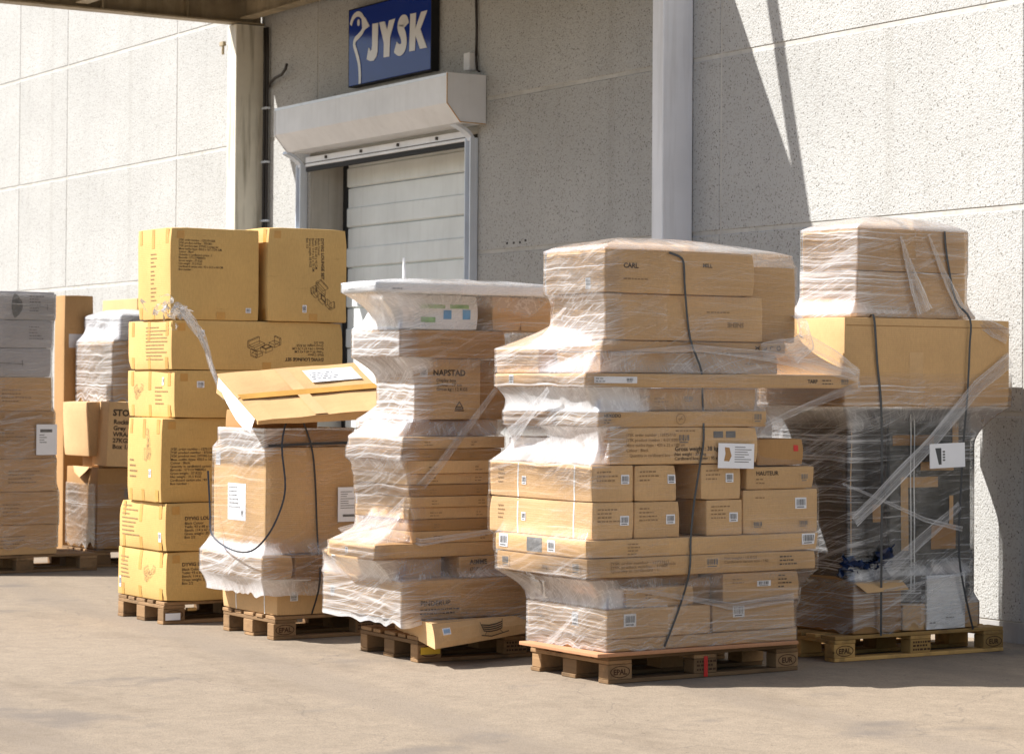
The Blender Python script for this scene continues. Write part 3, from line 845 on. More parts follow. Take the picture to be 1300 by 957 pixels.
# ------------------------------------------------------------------ stretch film
class Film:
    """a skin stretched round a stack: straight between corners, drawn in between layers"""
    def __init__(s, label, parts, centre, zlo, zhi, left, right, rho=0.16, cap=0.05, nt=288, dz=0.0135, seed=1, wr=1.0, gapgain=4.5, ragged=0.012, group='stretch film round the stacks'):
        cx, cy = centre
        s.c = centre
        th = np.arange(nt) / nt * 2 * np.pi
        dirs = np.stack([np.cos(th), np.sin(th)], 1)
        nz = int((zhi - zlo) / dz) + 1
        zs = np.linspace(zlo, zhi, nz)
        rb = np.full((nz, nt), 0.05)
        for k, z in enumerate(zs):
            pts = []
            for poly, a, b in parts:
                if a - 0.004 <= z <= b + 0.004:
                    pts += list(poly)
            if len(pts) < 3:
                continue
            hull = s.hull(pts)
            H = np.array(hull) - np.array([cx, cy])
            best = np.full(nt, 1e9)
            for i in range(len(H)):
                p, q = H[i], H[(i + 1) % len(H)]
                n = np.array([q[1] - p[1], -(q[0] - p[0])])
                n /= (np.linalg.norm(n) + 1e-12)
                d = n @ p
                den = dirs @ n
                with np.errstate(divide='ignore', invalid='ignore'):
                    t = np.where(den > 1e-6, d / den, 1e9)
                best = np.minimum(best, t)
            rb[k] = np.clip(best, 0.05, 3)
        B = -((zs[:, None] - zs[None, :]) ** 2) / (2 * rho)
        d = (rb[None, :, :] + B[:, :, None]).max(1)
        e = (d[None, :, :] - B[:, :, None]).min(1)
        e = np.maximum(e, rb)
        gap = e - rb
        # folds: tension lines on free film, fine wrinkles where it lies on the cartons
        rm = e.mean()
        V = np.zeros((nz, nt, 3)); haze = np.zeros((nz, nt)); neck = np.zeros((nz, nt))
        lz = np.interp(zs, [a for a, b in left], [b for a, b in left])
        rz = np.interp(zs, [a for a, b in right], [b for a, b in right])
        s.zs, s.th = zs, th
        ymin = (rb * dirs[None, :, 1]).min(1)
        for k, z in enumerate(zs):
            for i in range(nt):
                u = th[i] * rm
                g = gap[k, i]
                w = noise.noise((u * 1.6 + z * 1.1, z * 13.0, seed))
                w2 = noise.noise((u * 9.0, z * 5.0 + u * 1.5, seed + 5.0))
                w3 = noise.noise((u * 22.0, z * 19.0, seed + 9.0))
                wv = noise.noise((u * 17.0 + 1.5 * w, z * 2.4, seed + 13.0))
                a = 0.0014 * wr * (0.7 * w + 0.4 * w2 + 0.35 * w3 + 0.6) + min(g, 0.10) * (0.045 * wv + 0.07 * w2)
                e[k, i] += 0.0045 + max(0.0, a)
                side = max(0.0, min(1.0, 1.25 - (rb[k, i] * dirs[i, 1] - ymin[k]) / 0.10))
                # -Y side uses 'left' with painted sun glare, +X side uses 'right'
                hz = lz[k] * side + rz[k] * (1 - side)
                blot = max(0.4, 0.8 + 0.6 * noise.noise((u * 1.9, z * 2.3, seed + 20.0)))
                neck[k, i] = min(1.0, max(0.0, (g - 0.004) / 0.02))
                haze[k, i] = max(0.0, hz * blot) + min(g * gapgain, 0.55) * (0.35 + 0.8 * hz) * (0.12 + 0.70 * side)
        rag = np.array([noise.noise((t * 4.0, 0.0, seed + 40.0)) * ragged for t in th])
        s.e = e
        verts = []
        for k, z in enumerate(zs):
            f = max(0.0, 1 - k / 6.0)
            for i in range(nt):
                verts.append((cx + e[k, i] * dirs[i, 0], cy + e[k, i] * dirs[i, 1], z + rag[i] * f * 3))
        hz = list(haze.ravel()); nk = list(neck.ravel())
        faces = []
        for k in range(nz - 1):
            for i in range(nt):
                j = (i + 1) % nt
                faces.append((k * nt + i, k * nt + j, (k + 1) * nt + j, (k + 1) * nt + i))
        uvv = [(th[i] * rm, zs[k]) for k in range(nz) for i in range(nt)]
        if cap is not None:
            nr = 9
            base = (nz - 1) * nt
            for q in range(1, nr + 1):
                f = 1 - q / nr
                st = len(verts)
                for i in range(nt):
                    rr = e[-1, i] * f
                    bul = cap * (1 - f ** 2.2)
                    w = 0.010 * noise.noise((dirs[i, 0] * rr * 7, dirs[i, 1] * rr * 7, seed + 60.0)) * (1 - abs(2 * f - 1))
                    verts.append((cx + rr * dirs[i, 0], cy + rr * dirs[i, 1], zs[-1] + 0.004 + bul + w))
                    hz.append(max(0.05, lz[-1] * 0.6 + 0.2)); nk.append(0.5)
                    uvv.append((cx + rr * dirs[i, 0], cy + rr * dirs[i, 1]))
                pb = base if q == 1 else st - nt
                for i in range(nt):
                    j = (i + 1) % nt
                    faces.append((pb + i, pb + j, st + j, st + i))
        zb = zlo
        me = bpy.data.meshes.new('stretch_film')
        me.from_pydata([(v[0] - cx, v[1] - cy, v[2] - zb) for v in verts], [], faces)
        me.polygons.foreach_set('use_smooth', [True] * len(faces))
        at = me.attributes.new('haze', 'FLOAT', 'POINT')
        at.data.foreach_set('value', np.array(hz, dtype=np.float32))
        at2 = me.attributes.new('neck', 'FLOAT', 'POINT')
        at2.data.foreach_set('value', np.array(nk, dtype=np.float32))
        ul = me.uv_layers.new(name='UVMap')
        li = np.zeros(len(me.loops), dtype=np.int32)
        me.loops.foreach_get('vertex_index', li)
        U = np.array(uvv, dtype=np.float32)[li]
        # close the seam on the hidden back side
        lf = li.reshape(-1, 4)
        per = 2 * np.pi * rm
        U = U.reshape(-1, 4, 2)
        for a in range(len(U)):
            if U[a, :, 0].max() - U[a, :, 0].min() > per * 0.5 and a < (nz - 1) * nt:
                U[a, :, 0] = np.where(U[a, :, 0] < per * 0.5, U[a, :, 0] + per, U[a, :, 0])
        ul.data.foreach_set('uv', U.ravel())
        me.materials.append(MAT['film'])
        me.update()
        s.zb = zb
        s.o = link('stretch_film', me, None, (cx, cy, zb), label, 'stretch film', group)
    @staticmethod
    def hull(pts):
        pts = sorted(set((round(p[0], 4), round(p[1], 4)) for p in pts))
        def half(ps):
            h = []
            for p in ps:
                while len(h) >= 2 and (h[-1][0] - h[-2][0]) * (p[1] - h[-2][1]) - (h[-1][1] - h[-2][1]) * (p[0] - h[-2][0]) <= 0:
                    h.pop()
                h.append(p)
            return h
        a, b = half(pts), half(pts[::-1])
        return a[:-1] + b[:-1]
    def radius(s, t, z):
        t = t % (2 * math.pi)
        i = int(round(t / (2 * math.pi) * len(s.th))) % len(s.th)
        k = int(np.clip(round((z - s.zs[0]) / (s.zs[1] - s.zs[0])), 0, len(s.zs) - 1))
        return s.e[k, i]
    def at_y(s, y, z, off=0.006):
        """point of the +X side of the skin at height z and this Y (world)"""
        cx, cy = s.c
        best = None
        k = int(np.clip(round((z - s.zs[0]) / (s.zs[1] - s.zs[0])), 0, len(s.zs) - 1))
        px = s.e[k] * np.cos(s.th) + cx
        py = s.e[k] * np.sin(s.th) + cy
        ok = np.cos(s.th) > 0.02
        i = np.argmin(np.where(ok, abs(py - y), 99))
        return Vector((px[i] + off, y, z))
    def at_x(s, x, z, off=0.006):
        cx, cy = s.c
        k = int(np.clip(round((z - s.zs[0]) / (s.zs[1] - s.zs[0])), 0, len(s.zs) - 1))
        px = s.e[k] * np.cos(s.th) + cx
        py = s.e[k] * np.sin(s.th) + cy
        ok = np.sin(s.th) < -0.02
        i = np.argmin(np.where(ok, abs(px - x), 99))
        return Vector((x, py[i] - off, z))
    def ribbon(s, pts, w0, w1, haze=0.5, name='film_rope', taut=0.75, n=26, normal=(1, 0, 0)):
        """a gathered strip of film lying over the skin through world points"""
        P = [Vector(p) for p in pts]
        seg = []
        for i in range(len(P) - 1):
            for t in np.linspace(0, 1, n)[(1 if i else 0):]:
                seg.append(P[i].lerp(P[i + 1], t))
        NS = 7
        nrm = Vector(normal)
        verts, faces, uv, hz = [], [], [], []
        for i, p in enumerate(seg):
            d = (seg[min(i + 1, len(seg) - 1)] - seg[max(i - 1, 0)]).normalized()
            sd = d.cross(nrm).normalized()
            f = i / (len(seg) - 1)
            w = w0 + (w1 - w0) * f
            for j in range(NS):
                a = j / (NS - 1) - 0.5
                verts.append(p + sd * a * w * (1 + 0.25 * noise.noise((f * 5, j, 3))) + nrm * (0.004 * noise.noise((f * 9, j * 1.7, 1.0)) + 0.003) - s.o.location)
                uv.append((f * 1.2, a * 0.9))
                hz.append(haze * (0.7 + 0.8 * abs(2 * a) ** 2 + 0.5 * noise.noise((f * 2, j * 3.1, 8))))
        for i in range(len(seg) - 1):
            for j in range(NS - 1):
                faces.append((i * NS + j, i * NS + j + 1, (i + 1) * NS + j + 1, (i + 1) * NS + j))
        me = bpy.data.meshes.new(name)
        me.from_pydata([tuple(v) for v in verts], [], faces)
        me.polygons.foreach_set('use_smooth', [True] * len(faces))
        at = me.attributes.new('haze', 'FLOAT', 'POINT')
        at.data.foreach_set('value', np.array(hz, dtype=np.float32))
        ul = me.uv_layers.new(name='UVMap')
        li = np.zeros(len(me.loops), dtype=np.int32)
        me.loops.foreach_get('vertex_index', li)
        ul.data.foreach_set('uv', np.array(uv, dtype=np.float32)[li].ravel())
        me.materials.append(MAT['film_rope'])
        return link(name, me, s.o)

def rect_of(c):
    """plan corners of a carton (world)"""
    o = c.o
    g = c.b + c.dent * 0.7
    h = (c.h[0] + g, c.h[1] + g, c.h[2])
    a = o.rotation_euler.z
    return [(o.location.x + x * math.cos(a) - y * math.sin(a), o.location.y + x * math.sin(a) + y * math.cos(a)) for x, y in ((-h[0], -h[1]), (h[0], -h[1]), (h[0], h[1]), (-h[0], h[1]))]
def fparts(*cs):
    return [(rect_of(c), c.o.location.z, c.o.location.z + c.H) for c in cs]

def strap_mesh(pts, w=0.013, t=0.0016, nrm=(1, 0, 0)):
    mm = MB()
    P = [Vector(p) for p in pts]
    # smooth
    Q = []
    n = len(P)
    for i in range(n - 1):
        p0, p1, p2, p3 = P[max(i - 1, 0)], P[i], P[i + 1], P[min(i + 2, n - 1)]
        for f in np.linspace(0, 1, 5)[:-1]:
            Q.append(0.5 * ((2 * p1) + (p2 - p0) * f + (2 * p0 - 5 * p1 + 4 * p2 - p3) * f * f + (3 * p1 - p0 - 3 * p2 + p3) * f ** 3))
    Q.append(P[-1])
    nn = Vector(nrm)
    rings = []
    for i, p in enumerate(Q):
        d = (Q[min(i + 1, len(Q) - 1)] - Q[max(i - 1, 0)]).normalized()
        sd = d.cross(nn).normalized() * w / 2
        up = nn * t
        b = len(mm.v)
        mm.v += [tuple(p + sd), tuple(p - sd), tuple(p - sd + up), tuple(p + sd + up)]
        rings.append(b)
    for a, b in zip(rings[:-1], rings[1:]):
        for k in range(4):
            mm.f.append((a + k, a + (k + 1) % 4, b + (k + 1) % 4, b + k)); mm.mi.append(0); mm.uv.append(None)
    return mm
def strap(pts, label, mat='strap_black', w=0.011, nrm=(1, 0, 0), group='black packing straps'):
    base = Vector(pts[-1])
    mm = strap_mesh([Vector(p) - base for p in pts], w, 0.0016, nrm)
    return link('packing_strap', mm.mesh('packing_strap', [MAT[mat]]), None, base, label, 'strap', group)
# ------------------------------------------------------------------ C: unwrapped yellow cartons
GY = 'yellow lounge set cartons of the unwrapped stack'
TITLE = 'DYVIG LOUNGE SET'
SUB = 'Black Colour\nTable: 93 x 60 x 43 CM\nBench: 114 x 67 x 70 CM\nGross weight: 35 KGS\nBox 2/2'
LONG = 'JYSK order number : 12751711000\nJYSK product number : 3701801\nJYSK product text: DYVIG Lounge set\nMeas outfits /type: 450,5 x 167 x 574 CM\nColour : Black\nQuantity in cardboard carton : 1\nBarcode : 5711319880021\nGross weight : 37 KGS\nNet weight : 31,5 KGS\nCardboard carton size : 93 x 53,5 x 68 CM\nBox number :'
def yellow(X, Y, z0, z1, LX, LY, label, bulge=0.008, seed=0, tapes=True, rot=0.0):
    c = Carton(X, Y, z0, z1, LX, LY, 'yellow', label, GY, bulge, rot, seed, dent=0.006)
    H = z1 - z0
    if tapes:      # ends of the closing tape folded over the edges
        for f in (0.12, 0.50, 0.90):
            c.rect('tape', 'y', LX * f - 0.022, H - 0.10 - 0.03 * (f == .5), 0.045, 0.095 + 0.03 * (f == .5), 'tape')
            c.rect('tape', 'y', LX * f - 0.022, 0.006, 0.045, 0.075, 'tape')
        c.rect('tape', 'x', 0.04, H - 0.07, 0.05, 0.05, 'tape')
        c.rect('tape', 'x', LY * 0.52, 0.008, 0.06, 0.045, 'tape')
    return c
c1 = yellow(-15.53, 6.160, 0.147, 0.464, 0.836, 1.12, 'bottom yellow carton of the unwrapped stack, standing on the pallet', 0.012, 1)
c1.text('x', 0.105, 0.225, TITLE, 0.032, 0.0008); c1.text('x', 0.105, 0.197, SUB, 0.0235, 0.0002)
c1.lines('y', 0.06, 0.25, 0.25, 6, 0.026); c1.strokes('y', lounge_drawing(0.52, 0.15, 0.065), 0.0022, 'ink_soft'); c1.barcode('y', 0.03, 0.05, 0.035, 0.07)
c2 = yellow(-15.52, 6.150, 0.467, 0.776, 0.808, 1.12, 'second yellow carton from the ground in the unwrapped stack', 0.012, 2)
c2.text('x', 0.125, 0.20, TITLE, 0.032, 0.0008); c2.text('x', 0.125, 0.172, SUB, 0.0235, 0.0002)
c2.lines('y', 0.06, 0.27, 0.32, 8, 0.027); c2.barcode('y', 0.70, 0.06, 0.04, 0.06)
c3 = yellow(-15.55, 6.130, 0.779, 1.320, 0.586, 1.05, 'tall yellow carton in the middle of the unwrapped stack', 0.010, 3)
c3.text('x', 0.060, 0.335, LONG, 0.0225, 0.0002, space=0.98)
c3.lines('y', 0.05, 0.26, 0.16, 4, 0.035); c3.strokes('y', lounge_drawing(0.38, 0.30, 0.075, 80), 0.0022, 'ink_soft'); c3.barcode('y', 0.40, 0.16, 0.035, 0.05)
c4 = yellow(-15.53, 6.203, 1.323, 1.629, 0.813, 1.15, 'yellow carton with one small white label, just under the long yellow one', 0.004, 4)
c4.barcode('x', 0.15, 0.195, 0.05, 0.042); c4.lines('y', 0.50, 0.19, 0.22, 5, 0.026); c4.strokes('y', lounge_drawing(0.16, 0.15, 0.06), 0.0022, 'ink_soft'); c4.barcode('y', 0.62, 0.21, 0.03, 0.05)
c5 = yellow(-15.53, 6.184, 1.632, 1.952, 0.763, 1.19, 'long yellow carton printed upside down, below the top pair', 0.004, 5)
c5.strokes('x', lounge_drawing(0.56, 0.13, 0.085), 0.0024); c5.barcode('x', 0.17, 0.215, 0.05, 0.042)
c5.text('x', 1.05, 0.085, TITLE, 0.030, 0.0008, rot=180); c5.text('x', 1.05, 0.112, 'Black Colour\nTable: 93 x 60 x 43 CM\nBench: 114 x 67 x 70 CM\nGross weight: 35 KGS\nBox 2/2', 0.0215, 0.0001, rot=180)
c5.lines('y', 0.33, 0.27, 0.40, 10, 0.023)
c6 = yellow(-15.53, 6.168, 1.955, 2.547, 0.557, 0.605, 'left yellow carton of the top pair on the unwrapped stack', 0.006, 6)
c6.text('x', 0.055, 0.505, LONG, 0.0200, 0.0001, space=0.95, xs=0.86)
c6.barcode('x', 0.515, 0.05, 0.036, 0.032)
for k in range(3):
    c6.lines('y', 0.24, 0.42 - 0.11 * k, 0.10, 4, 0.026, seed=k)
c7 = yellow(-15.51, 6.827, 1.955, 2.572, 0.557, 0.565, 'right yellow carton of the top pair with its print turned sideways', 0.005, 7)
c7.text('x', 0.375, 0.555, TITLE, 0.030, 0.0008, rot=-90); c7.text('x', 0.352, 0.555, 'Black Colour\nTable: 93 x 60 x 43 CM\nBench: 114 x 67 x 70 CM\nGross weight: 35 KGS\nBox 1/2', 0.0215, 0.0001, rot=-90)
c7.strokes('x', lounge_drawing(0.34, 0.22, 0.078, -65), 0.0024); c7.barcode('x', 0.245, 0.06, 0.03, 0.05)

# twisted film strand hanging over the yellow stack
def strand(pts, r, mb):
    mb.tube(pts, r, 6)
mm = MB()
rn = random.Random(3)
knot = Vector((-15.46, 6.14, 2.0))
def clump_ribbon(mb, p0, n, step, w):
    p = Vector(p0); d = Vector((rn.uniform(-1, 1), rn.uniform(-1, 1), rn.uniform(-1, 1))).normalized()
    prev = None
    for i in range(n):
        d = (d + 0.9 * Vector((rn.uniform(-1, 1), rn.uniform(-1, 1), rn.uniform(-1, 1))) - 2.2 * (p - Vector(p0)) / 0.1 * 0.25).normalized()
        sd = d.cross(Vector((0.3, 0.5, 0.8))).normalized() * w * rn.uniform(0.5, 1.2)
        q = (p + sd, p - sd)
        if prev:
            mb.face([prev[0], prev[1], q[1], q[0]], 0, [(i * .1, 0), (i * .1, .1), (i * .1 + .1, .1), (i * .1 + .1, 0)])
        prev = q
        p = p + d * step
for k in range(9):
    clump_ribbon(mm, knot + Vector((rn.uniform(-.05, .05), rn.uniform(-.07, .05), rn.uniform(-.05, .05))) - knot, 9, 0.03, 0.02)
def twisted(mb, pts, w, turns, n=40, ph=0.0, u0=0.0):
    P = [Vector(p) for p in pts]
    S = []
    for i in range(len(P) - 1):
        p0, p1, p2, p3 = P[max(i - 1, 0)], P[i], P[i + 1], P[min(i + 2, len(P) - 1)]
        for f in np.linspace(0, 1, n // (len(P) - 1) + 1)[:-1]:
            S.append(0.5 * ((2 * p1) + (p2 - p0) * f + (2 * p0 - 5 * p1 + 4 * p2 - p3) * f * f + (3 * p1 - p0 - 3 * p2 + p3) * f ** 3))
    S.append(P[-1])
    prev = None
    for i, p in enumerate(S):
        f = i / (len(S) - 1)
        d = (S[min(i + 1, len(S) - 1)] - S[max(i - 1, 0)]).normalized()
        a = d.cross(Vector((1, 0.2, 0))).normalized(); b = d.cross(a)
        t = ph + turns * 2 * math.pi * f
        ww = w(f) if callable(w) else w
        q = (p + (a * math.cos(t) + b * math.sin(t)) * ww, p - (a * math.cos(t) + b * math.sin(t)) * ww * 0.8)
        if prev:
            mb.face([prev[0], prev[1], q[1], q[0]], 0, [(f, 0), (f, .2), (f + .03, .2), (f + .03, 0)])
        prev = q
for k in range(5):
    off = Vector((0.01 * k, rn.uniform(-.012, .012), rn.uniform(-.012, .012)))
    twisted(mm, [Vector((0, 0.02, 0.02)) + off, Vector((0.03, 0.12, -0.05)) + off, Vector((0.06, 0.215, -0.22)) + off * .5, Vector((0.09, 0.27, -0.42)) + off * .5, Vector((0.14, 0.33, -0.56)) + off, Vector((0.2, 0.42, -0.62))], lambda f: 0.045 - 0.034 * min(1, f * 2.2) + 0.004, 2.2, 46, k * 1.3)
me = mm.mesh('film_strand', [MAT['film_rope']], True)
at = me.attributes.new('haze', 'FLOAT', 'POINT'); at.data.foreach_set('value', np.full(len(me.vertices), 0.75, dtype=np.float32))
link('film_strand', me, None, knot, 'twisted white strand of stretch film draped over the yellow cartons', 'film strand')

# ------------------------------------------------------------------ D: stack topped by the tilted lid carton
GD = 'cartons of the stack with the tilted lid'
d1 = Carton(-14.23, 6.340, 0.147, 0.354, 0.82, 0.62, 'kraft_orange', 'low wide carton on the pallet at the bottom of the tilted lid stack', GD, 0.003, seed=1)
d1.barcode('x', 0.085, 0.085, 0.05, 0.055)
for u in (0.21, 0.64):
    d1.rect('white_strap', 'y', u, 0.002, 0.012, 0.203, 'strap_white')
d2 = Carton(-14.12, 6.197, 0.370, 0.516, 0.944, 0.20, 'kraft', 'film covered flat carton sticking out to the left below the big strapped carton', GD, 0.003, seed=2)
d2b = Carton(-14.11, 6.402, 0.358, 0.512, 0.80, 0.40, 'kraft_dark', 'brown carton with faint print right of the film covered flat one', GD, 0.003, seed=3)
d2b.text('x', 0.05, 0.10, 'RANDERS', 0.024, 0.0006, 'ink_soft'); d2b.lines('x', 0.05, 0.08, 0.10, 2, 0.018, 'ink_soft')
d3 = Carton(-14.20, 6.248, 0.520, 1.161, 0.78, 0.60, 'kraft_orange', 'big cube shaped carton with a white address sheet and black straps', GD, 0.008, seed=4)
q = d3.rect('address_label', 'y', 0.235, 0.19, 0.275, 0.225, 'paper')
d3.lines('y', 0.255, 0.385, 0.16, 6, 0.024, 'print_grey', 5, 'label_print'); d3.barcode('y', 0.44, 0.215, 0.04, 0.04)
d3.rect('small_label', 'y', 0.03, 0.52, 0.075, 0.09, 'paper')
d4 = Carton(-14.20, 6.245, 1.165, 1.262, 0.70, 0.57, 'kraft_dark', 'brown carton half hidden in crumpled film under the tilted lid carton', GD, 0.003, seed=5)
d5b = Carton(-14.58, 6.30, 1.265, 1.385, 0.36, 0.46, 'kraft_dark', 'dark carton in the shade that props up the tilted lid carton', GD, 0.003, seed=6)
# tilted lid carton
A = Vector((-14.06, 6.138, 1.325)); Bq = Vector((-14.63, 6.125, 1.597))
eW = (Bq - A); Wl = eW.length; eW.normalize()
eN = (Vector((-14.05, 6.91, 1.388)) - A); eN.normalize()
eU = eN.cross(eW).normalized()
if eU.z < 0: eU = -eU
eW = eU.cross(eN).normalized() if eU.cross(eN).dot(eW) > 0 else -eU.cross(eN).normalized()
LN = 0.90
lid = empty('carton', A, 'open topped tan lid carton lying tilted on the strapped stack', 'carton', GD)
def lq(n, w, u):      # lid coordinates to local point
    return eN * n + eW * w + eU * u
def slab(mb, n0, n1, w0, w1, t0, t1, sag=0.0, div=10, mi=0):
    pts = {}
    def P(i, j, k):
        f = i / div
        n = n0 + (n1 - n0) * f
        w = w0 + (w1 - w0) * j / 6
        u = ((t0 if t0 > -0.02 else ((-0.028 - 0.045 * f) + (t0 + 0.028 + 0.045 * f) * j / 6)) if k == 0 else t1) + sag * (math.sin(math.pi * f)) * (j / 6 - 0.5) + 0.006 * noise.noise((n * 6, w * 6, t1 * 30))
        return lq(n, w, u)
    for i in range(div):
        for j in range(6):
            mb.face([P(i, j, 1), P(i + 1, j, 1), P(i + 1, j + 1, 1), P(i, j + 1, 1)], mi)
            mb.face([P(i, j, 0), P(i, j + 1, 0), P(i + 1, j + 1, 0), P(i + 1, j, 0)], mi)
    for i in range(div):
        mb.face([P(i, 0, 0), P(i + 1, 0, 0), P(i + 1, 0, 1), P(i, 0, 1)], mi)
        mb.face([P(i, 6, 0), P(i, 6, 1), P(i + 1, 6, 1), P(i + 1, 6, 0)], mi)
    for j in range(6):
        mb.face([P(0, j, 0), P(0, j, 1), P(0, j + 1, 1), P(0, j + 1, 0)], mi)
        mb.face([P(div, j, 0), P(div, j + 1, 0), P(div, j + 1, 1), P(div, j, 1)], mi)
mm = MB(); slab(mm, 0.0, LN, 0.0, Wl, -0.125, -0.008)
part('body', mm, 'kraft_orange', lid)
mm = MB(); slab(mm, -0.004, LN + 0.004, -0.006, Wl * 0.455, -0.0065, 0.001, -0.006)
part('flap', mm, 'kraft_orange', lid)
mm = MB(); slab(mm, -0.004, LN + 0.004, Wl * 0.475, Wl + 0.006, -0.006, 0.004, 0.008)
part('flap', mm, 'kraft_orange', lid)
mm = MB()
for i in range(10):
    n0_, n1_ = LN * i / 10, LN * (i + 1) / 10
    mm.face([lq(n0_, Wl * 0.42, 0.011), lq(n1_, Wl * 0.42, 0.011), lq(n1_, Wl * 0.52, 0.0125), lq(n0_, Wl * 0.52, 0.0125)])
part('tape', mm, 'tape', lid)
mm = MB()
for n0_, n1_ in ((0.36, 0.44),):
    for j in range(8):
        w0_, w1_ = Wl * j / 8, Wl * (j + 1) / 8
        u = 0.0105
        mm.face([lq(n0_, w0_, u), lq(n1_, w0_, u), lq(n1_, w1_, u), lq(n0_, w1_, u)])
part('tape', mm, 'kraft', lid)
mm = MB()
mm.face([lq(0.52, Wl * 0.64, 0.014), lq(0.85, Wl * 0.64, 0.014), lq(0.85, Wl * 0.90, 0.015), lq(0.52, Wl * 0.90, 0.015)])
lb = part('address_label', mm, 'paper', lid)
mm = MB()
rn2 = random.Random(5)
for r_ in range(4):
    x = 0.54
    while x < 0.70:
        w_ = rn2.uniform(.01, .03)
        mm.face([lq(x, Wl * (0.70 + r_ * 0.04), 0.0158), lq(x + w_, Wl * (0.70 + r_ * 0.04), 0.0158), lq(x + w_, Wl * (0.715 + r_ * 0.04), 0.0158), lq(x, Wl * (0.715 + r_ * 0.04), 0.0158)])
        x += w_ + .008
part('label_print', mm, 'print_grey', lb)
# torn end flap folded down on the lid's left end
mm = MB()
for i in range(6):
    a0, a1 = Wl * (0.05 + 0.15 * i), Wl * (0.05 + 0.15 * (i + 1))
    def dn(a): return -0.085 - 0.02 * math.sin(a * 9) - 0.02 * noise.noise((a * 11, 2, 2))
    mm.face([lq(-0.010, a0, -0.004), lq(-0.010, a1, -0.004), lq(-0.024 - 0.014 * math.sin(a1 * 7), a1, dn(a1)), lq(-0.024 - 0.014 * math.sin(a0 * 7), a0, dn(a0))])
part('end_flap', mm, 'white_card', lid)
mm = MB()
fD = Film('stretch film with bright folds round the tilted lid stack', fparts(d1, d2, d2b, d3, d4), (-14.5, 6.5), 0.27, 1.275,
          [(0.27, 0.6), (0.36, 1.6), (0.53, 1.8), (0.60, 0.14), (1.05, 0.12), (1.16, 1.2), (1.36, 1.4)],
          [(0.27, 0.25), (0.40, 0.45), (0.6, 0.12), (1.1, 0.12), (1.36, 0.28)], 0.10, None, seed=2, ragged=0.008)
def sY(film, pts, off=0.007):
    return [film.at_y(y, z, off) for y, z in pts]
strap([(-14.15 + 0.0, 6.363, 1.345), (-14.13, 6.319, 1.175), (-14.10, 6.33, 0.915), (-14.10, 6.273, 0.728), (-14.09, 6.18, 0.60), (-14.12, 6.10, 0.545), (-14.45, 6.12, 0.55), (-14.75, 6.14, 0.62), (-14.90, 6.19, 0.76), (-14.985, 6.21, 1.0)], 'loose black strap looped round the corner of the big strapped carton', nrm=(0.93, -0.36, 0))
strap(sY(fD, [(6.465, 1.345), (6.528, 1.188), (6.555, 1.006), (6.574, 0.625), (6.556, 0.36)]) + [Vector((-14.20, 6.553, 0.15))], 'taut black strap running straight down the big strapped carton')
strap(sY(fD, [(6.255, 1.172), (6.45, 1.178), (6.6, 1.182), (6.80, 1.186)], 0.008), 'level black strap along the top edge of the big strapped carton', w=0.016, nrm=(1, 0, 0))
mm = MB(); mm.box(-0.001, 0.001, -0.072, 0.072, -0.105, 0.105)
pp = part('delivery_note', mm, 'paper', fD.o, fD.at_y(6.78, 0.81, 0.012) - fD.o.location, label='white delivery note stuck on the film')
mm = MB()
for r_ in range(8):
    mm.box(0.0012, 0.0018, -0.055, -0.055 + rn2.uniform(.04, .10), 0.075 - r_ * 0.014, 0.079 - r_ * 0.014)
mm.box(0.0012, 0.0018, -0.04, 0.045, -0.075, -0.060)
part('label_print', mm, 'print_grey', pp)

# ------------------------------------------------------------------ E: middle wrapped stack
GE = 'cartons of the middle wrapped stack'
# torn bottom carton, printed with a basket
tc = empty('carton', (-12.6, 6.8, 0.146), 'torn low carton with a basket drawing, sagging over the edge of its pallet', 'carton', GE)
def tl(x, y, z): return Vector((x + 12.6, y - 6.8, z - 0.146))
Aq, B2, Cq, Dq = (-12.30, 6.40), (-12.56, 7.20), (-13.12, 7.25), (-13.14, 6.58)
mm = MB()
def tz(f): return 0.112 + 0.036 * f
N_ = 12
def edge(P, Q, f): return (P[0] + (Q[0] - P[0]) * f, P[1] + (Q[1] - P[1]) * f)
for (P, Q, z0a, z0b) in ((Aq, B2, 0.108, 0.148), (B2, Cq, 0.148, 0.148), (Cq, Dq, 0.148, 0.148), (Dq, Aq, 0.148, 0.108)):
    for i in range(N_):
        f0, f1 = i / N_, (i + 1) / N_
        for j in range(4):
            def pt(f, g):
                x, y = edge(P, Q, f)
                zb = z0a + (z0b - z0a) * f
                zt = 0.243
                k = 0.010 * noise.noise((x * 9, y * 9, g * 3)) + 0.014 * math.sin(math.pi * g) * (0.4 + noise.noise((x * 14, y * 14, 1)))
                ins = 0.045 * (1 - g) ** 0 * g ** 2 if (P == Aq or Q == Aq) else 0
                return tl(x + k - ins * 0.9, y - k * 0.4, zb + (zt - zb) * g)
            mm.face([pt(f0, j / 4), pt(f1, j / 4), pt(f1, (j + 1) / 4), pt(f0, (j + 1) / 4)])
mm.face([tl(*p, 0.241) for p in ((-12.38, 6.42), (-12.60, 7.20), Cq, Dq)])
mm.face([tl(Aq[0], Aq[1], 0.108), tl(*B2, 0.148), tl(*Cq, 0.148), tl(*Dq, 0.148)])
part('body', mm, 'kraft', tc)
ed = Vector((B2[0] - Aq[0], B2[1] - Aq[1], 0.04)); eL = ed.length; ed.normalize()
on = Vector((ed.y, -ed.x, 0)).normalized()
def ep(u, v, o=0.024):
    f = u / eL
    b = Vector((Aq[0], Aq[1], 0.108)) + ed * u
    g = v / 0.115
    return tl(b.x, b.y, b.z + v) + on * o - Vector((0.045 * 0.9 * g * g, 0, 0))
mm = MB(); mm.face([ep(0.05, 0.07), ep(0.11, 0.07), ep(0.11, 0.105), ep(0.05, 0.105)])
q = part('barcode_label', mm, 'paper', tc)
mm = MB()
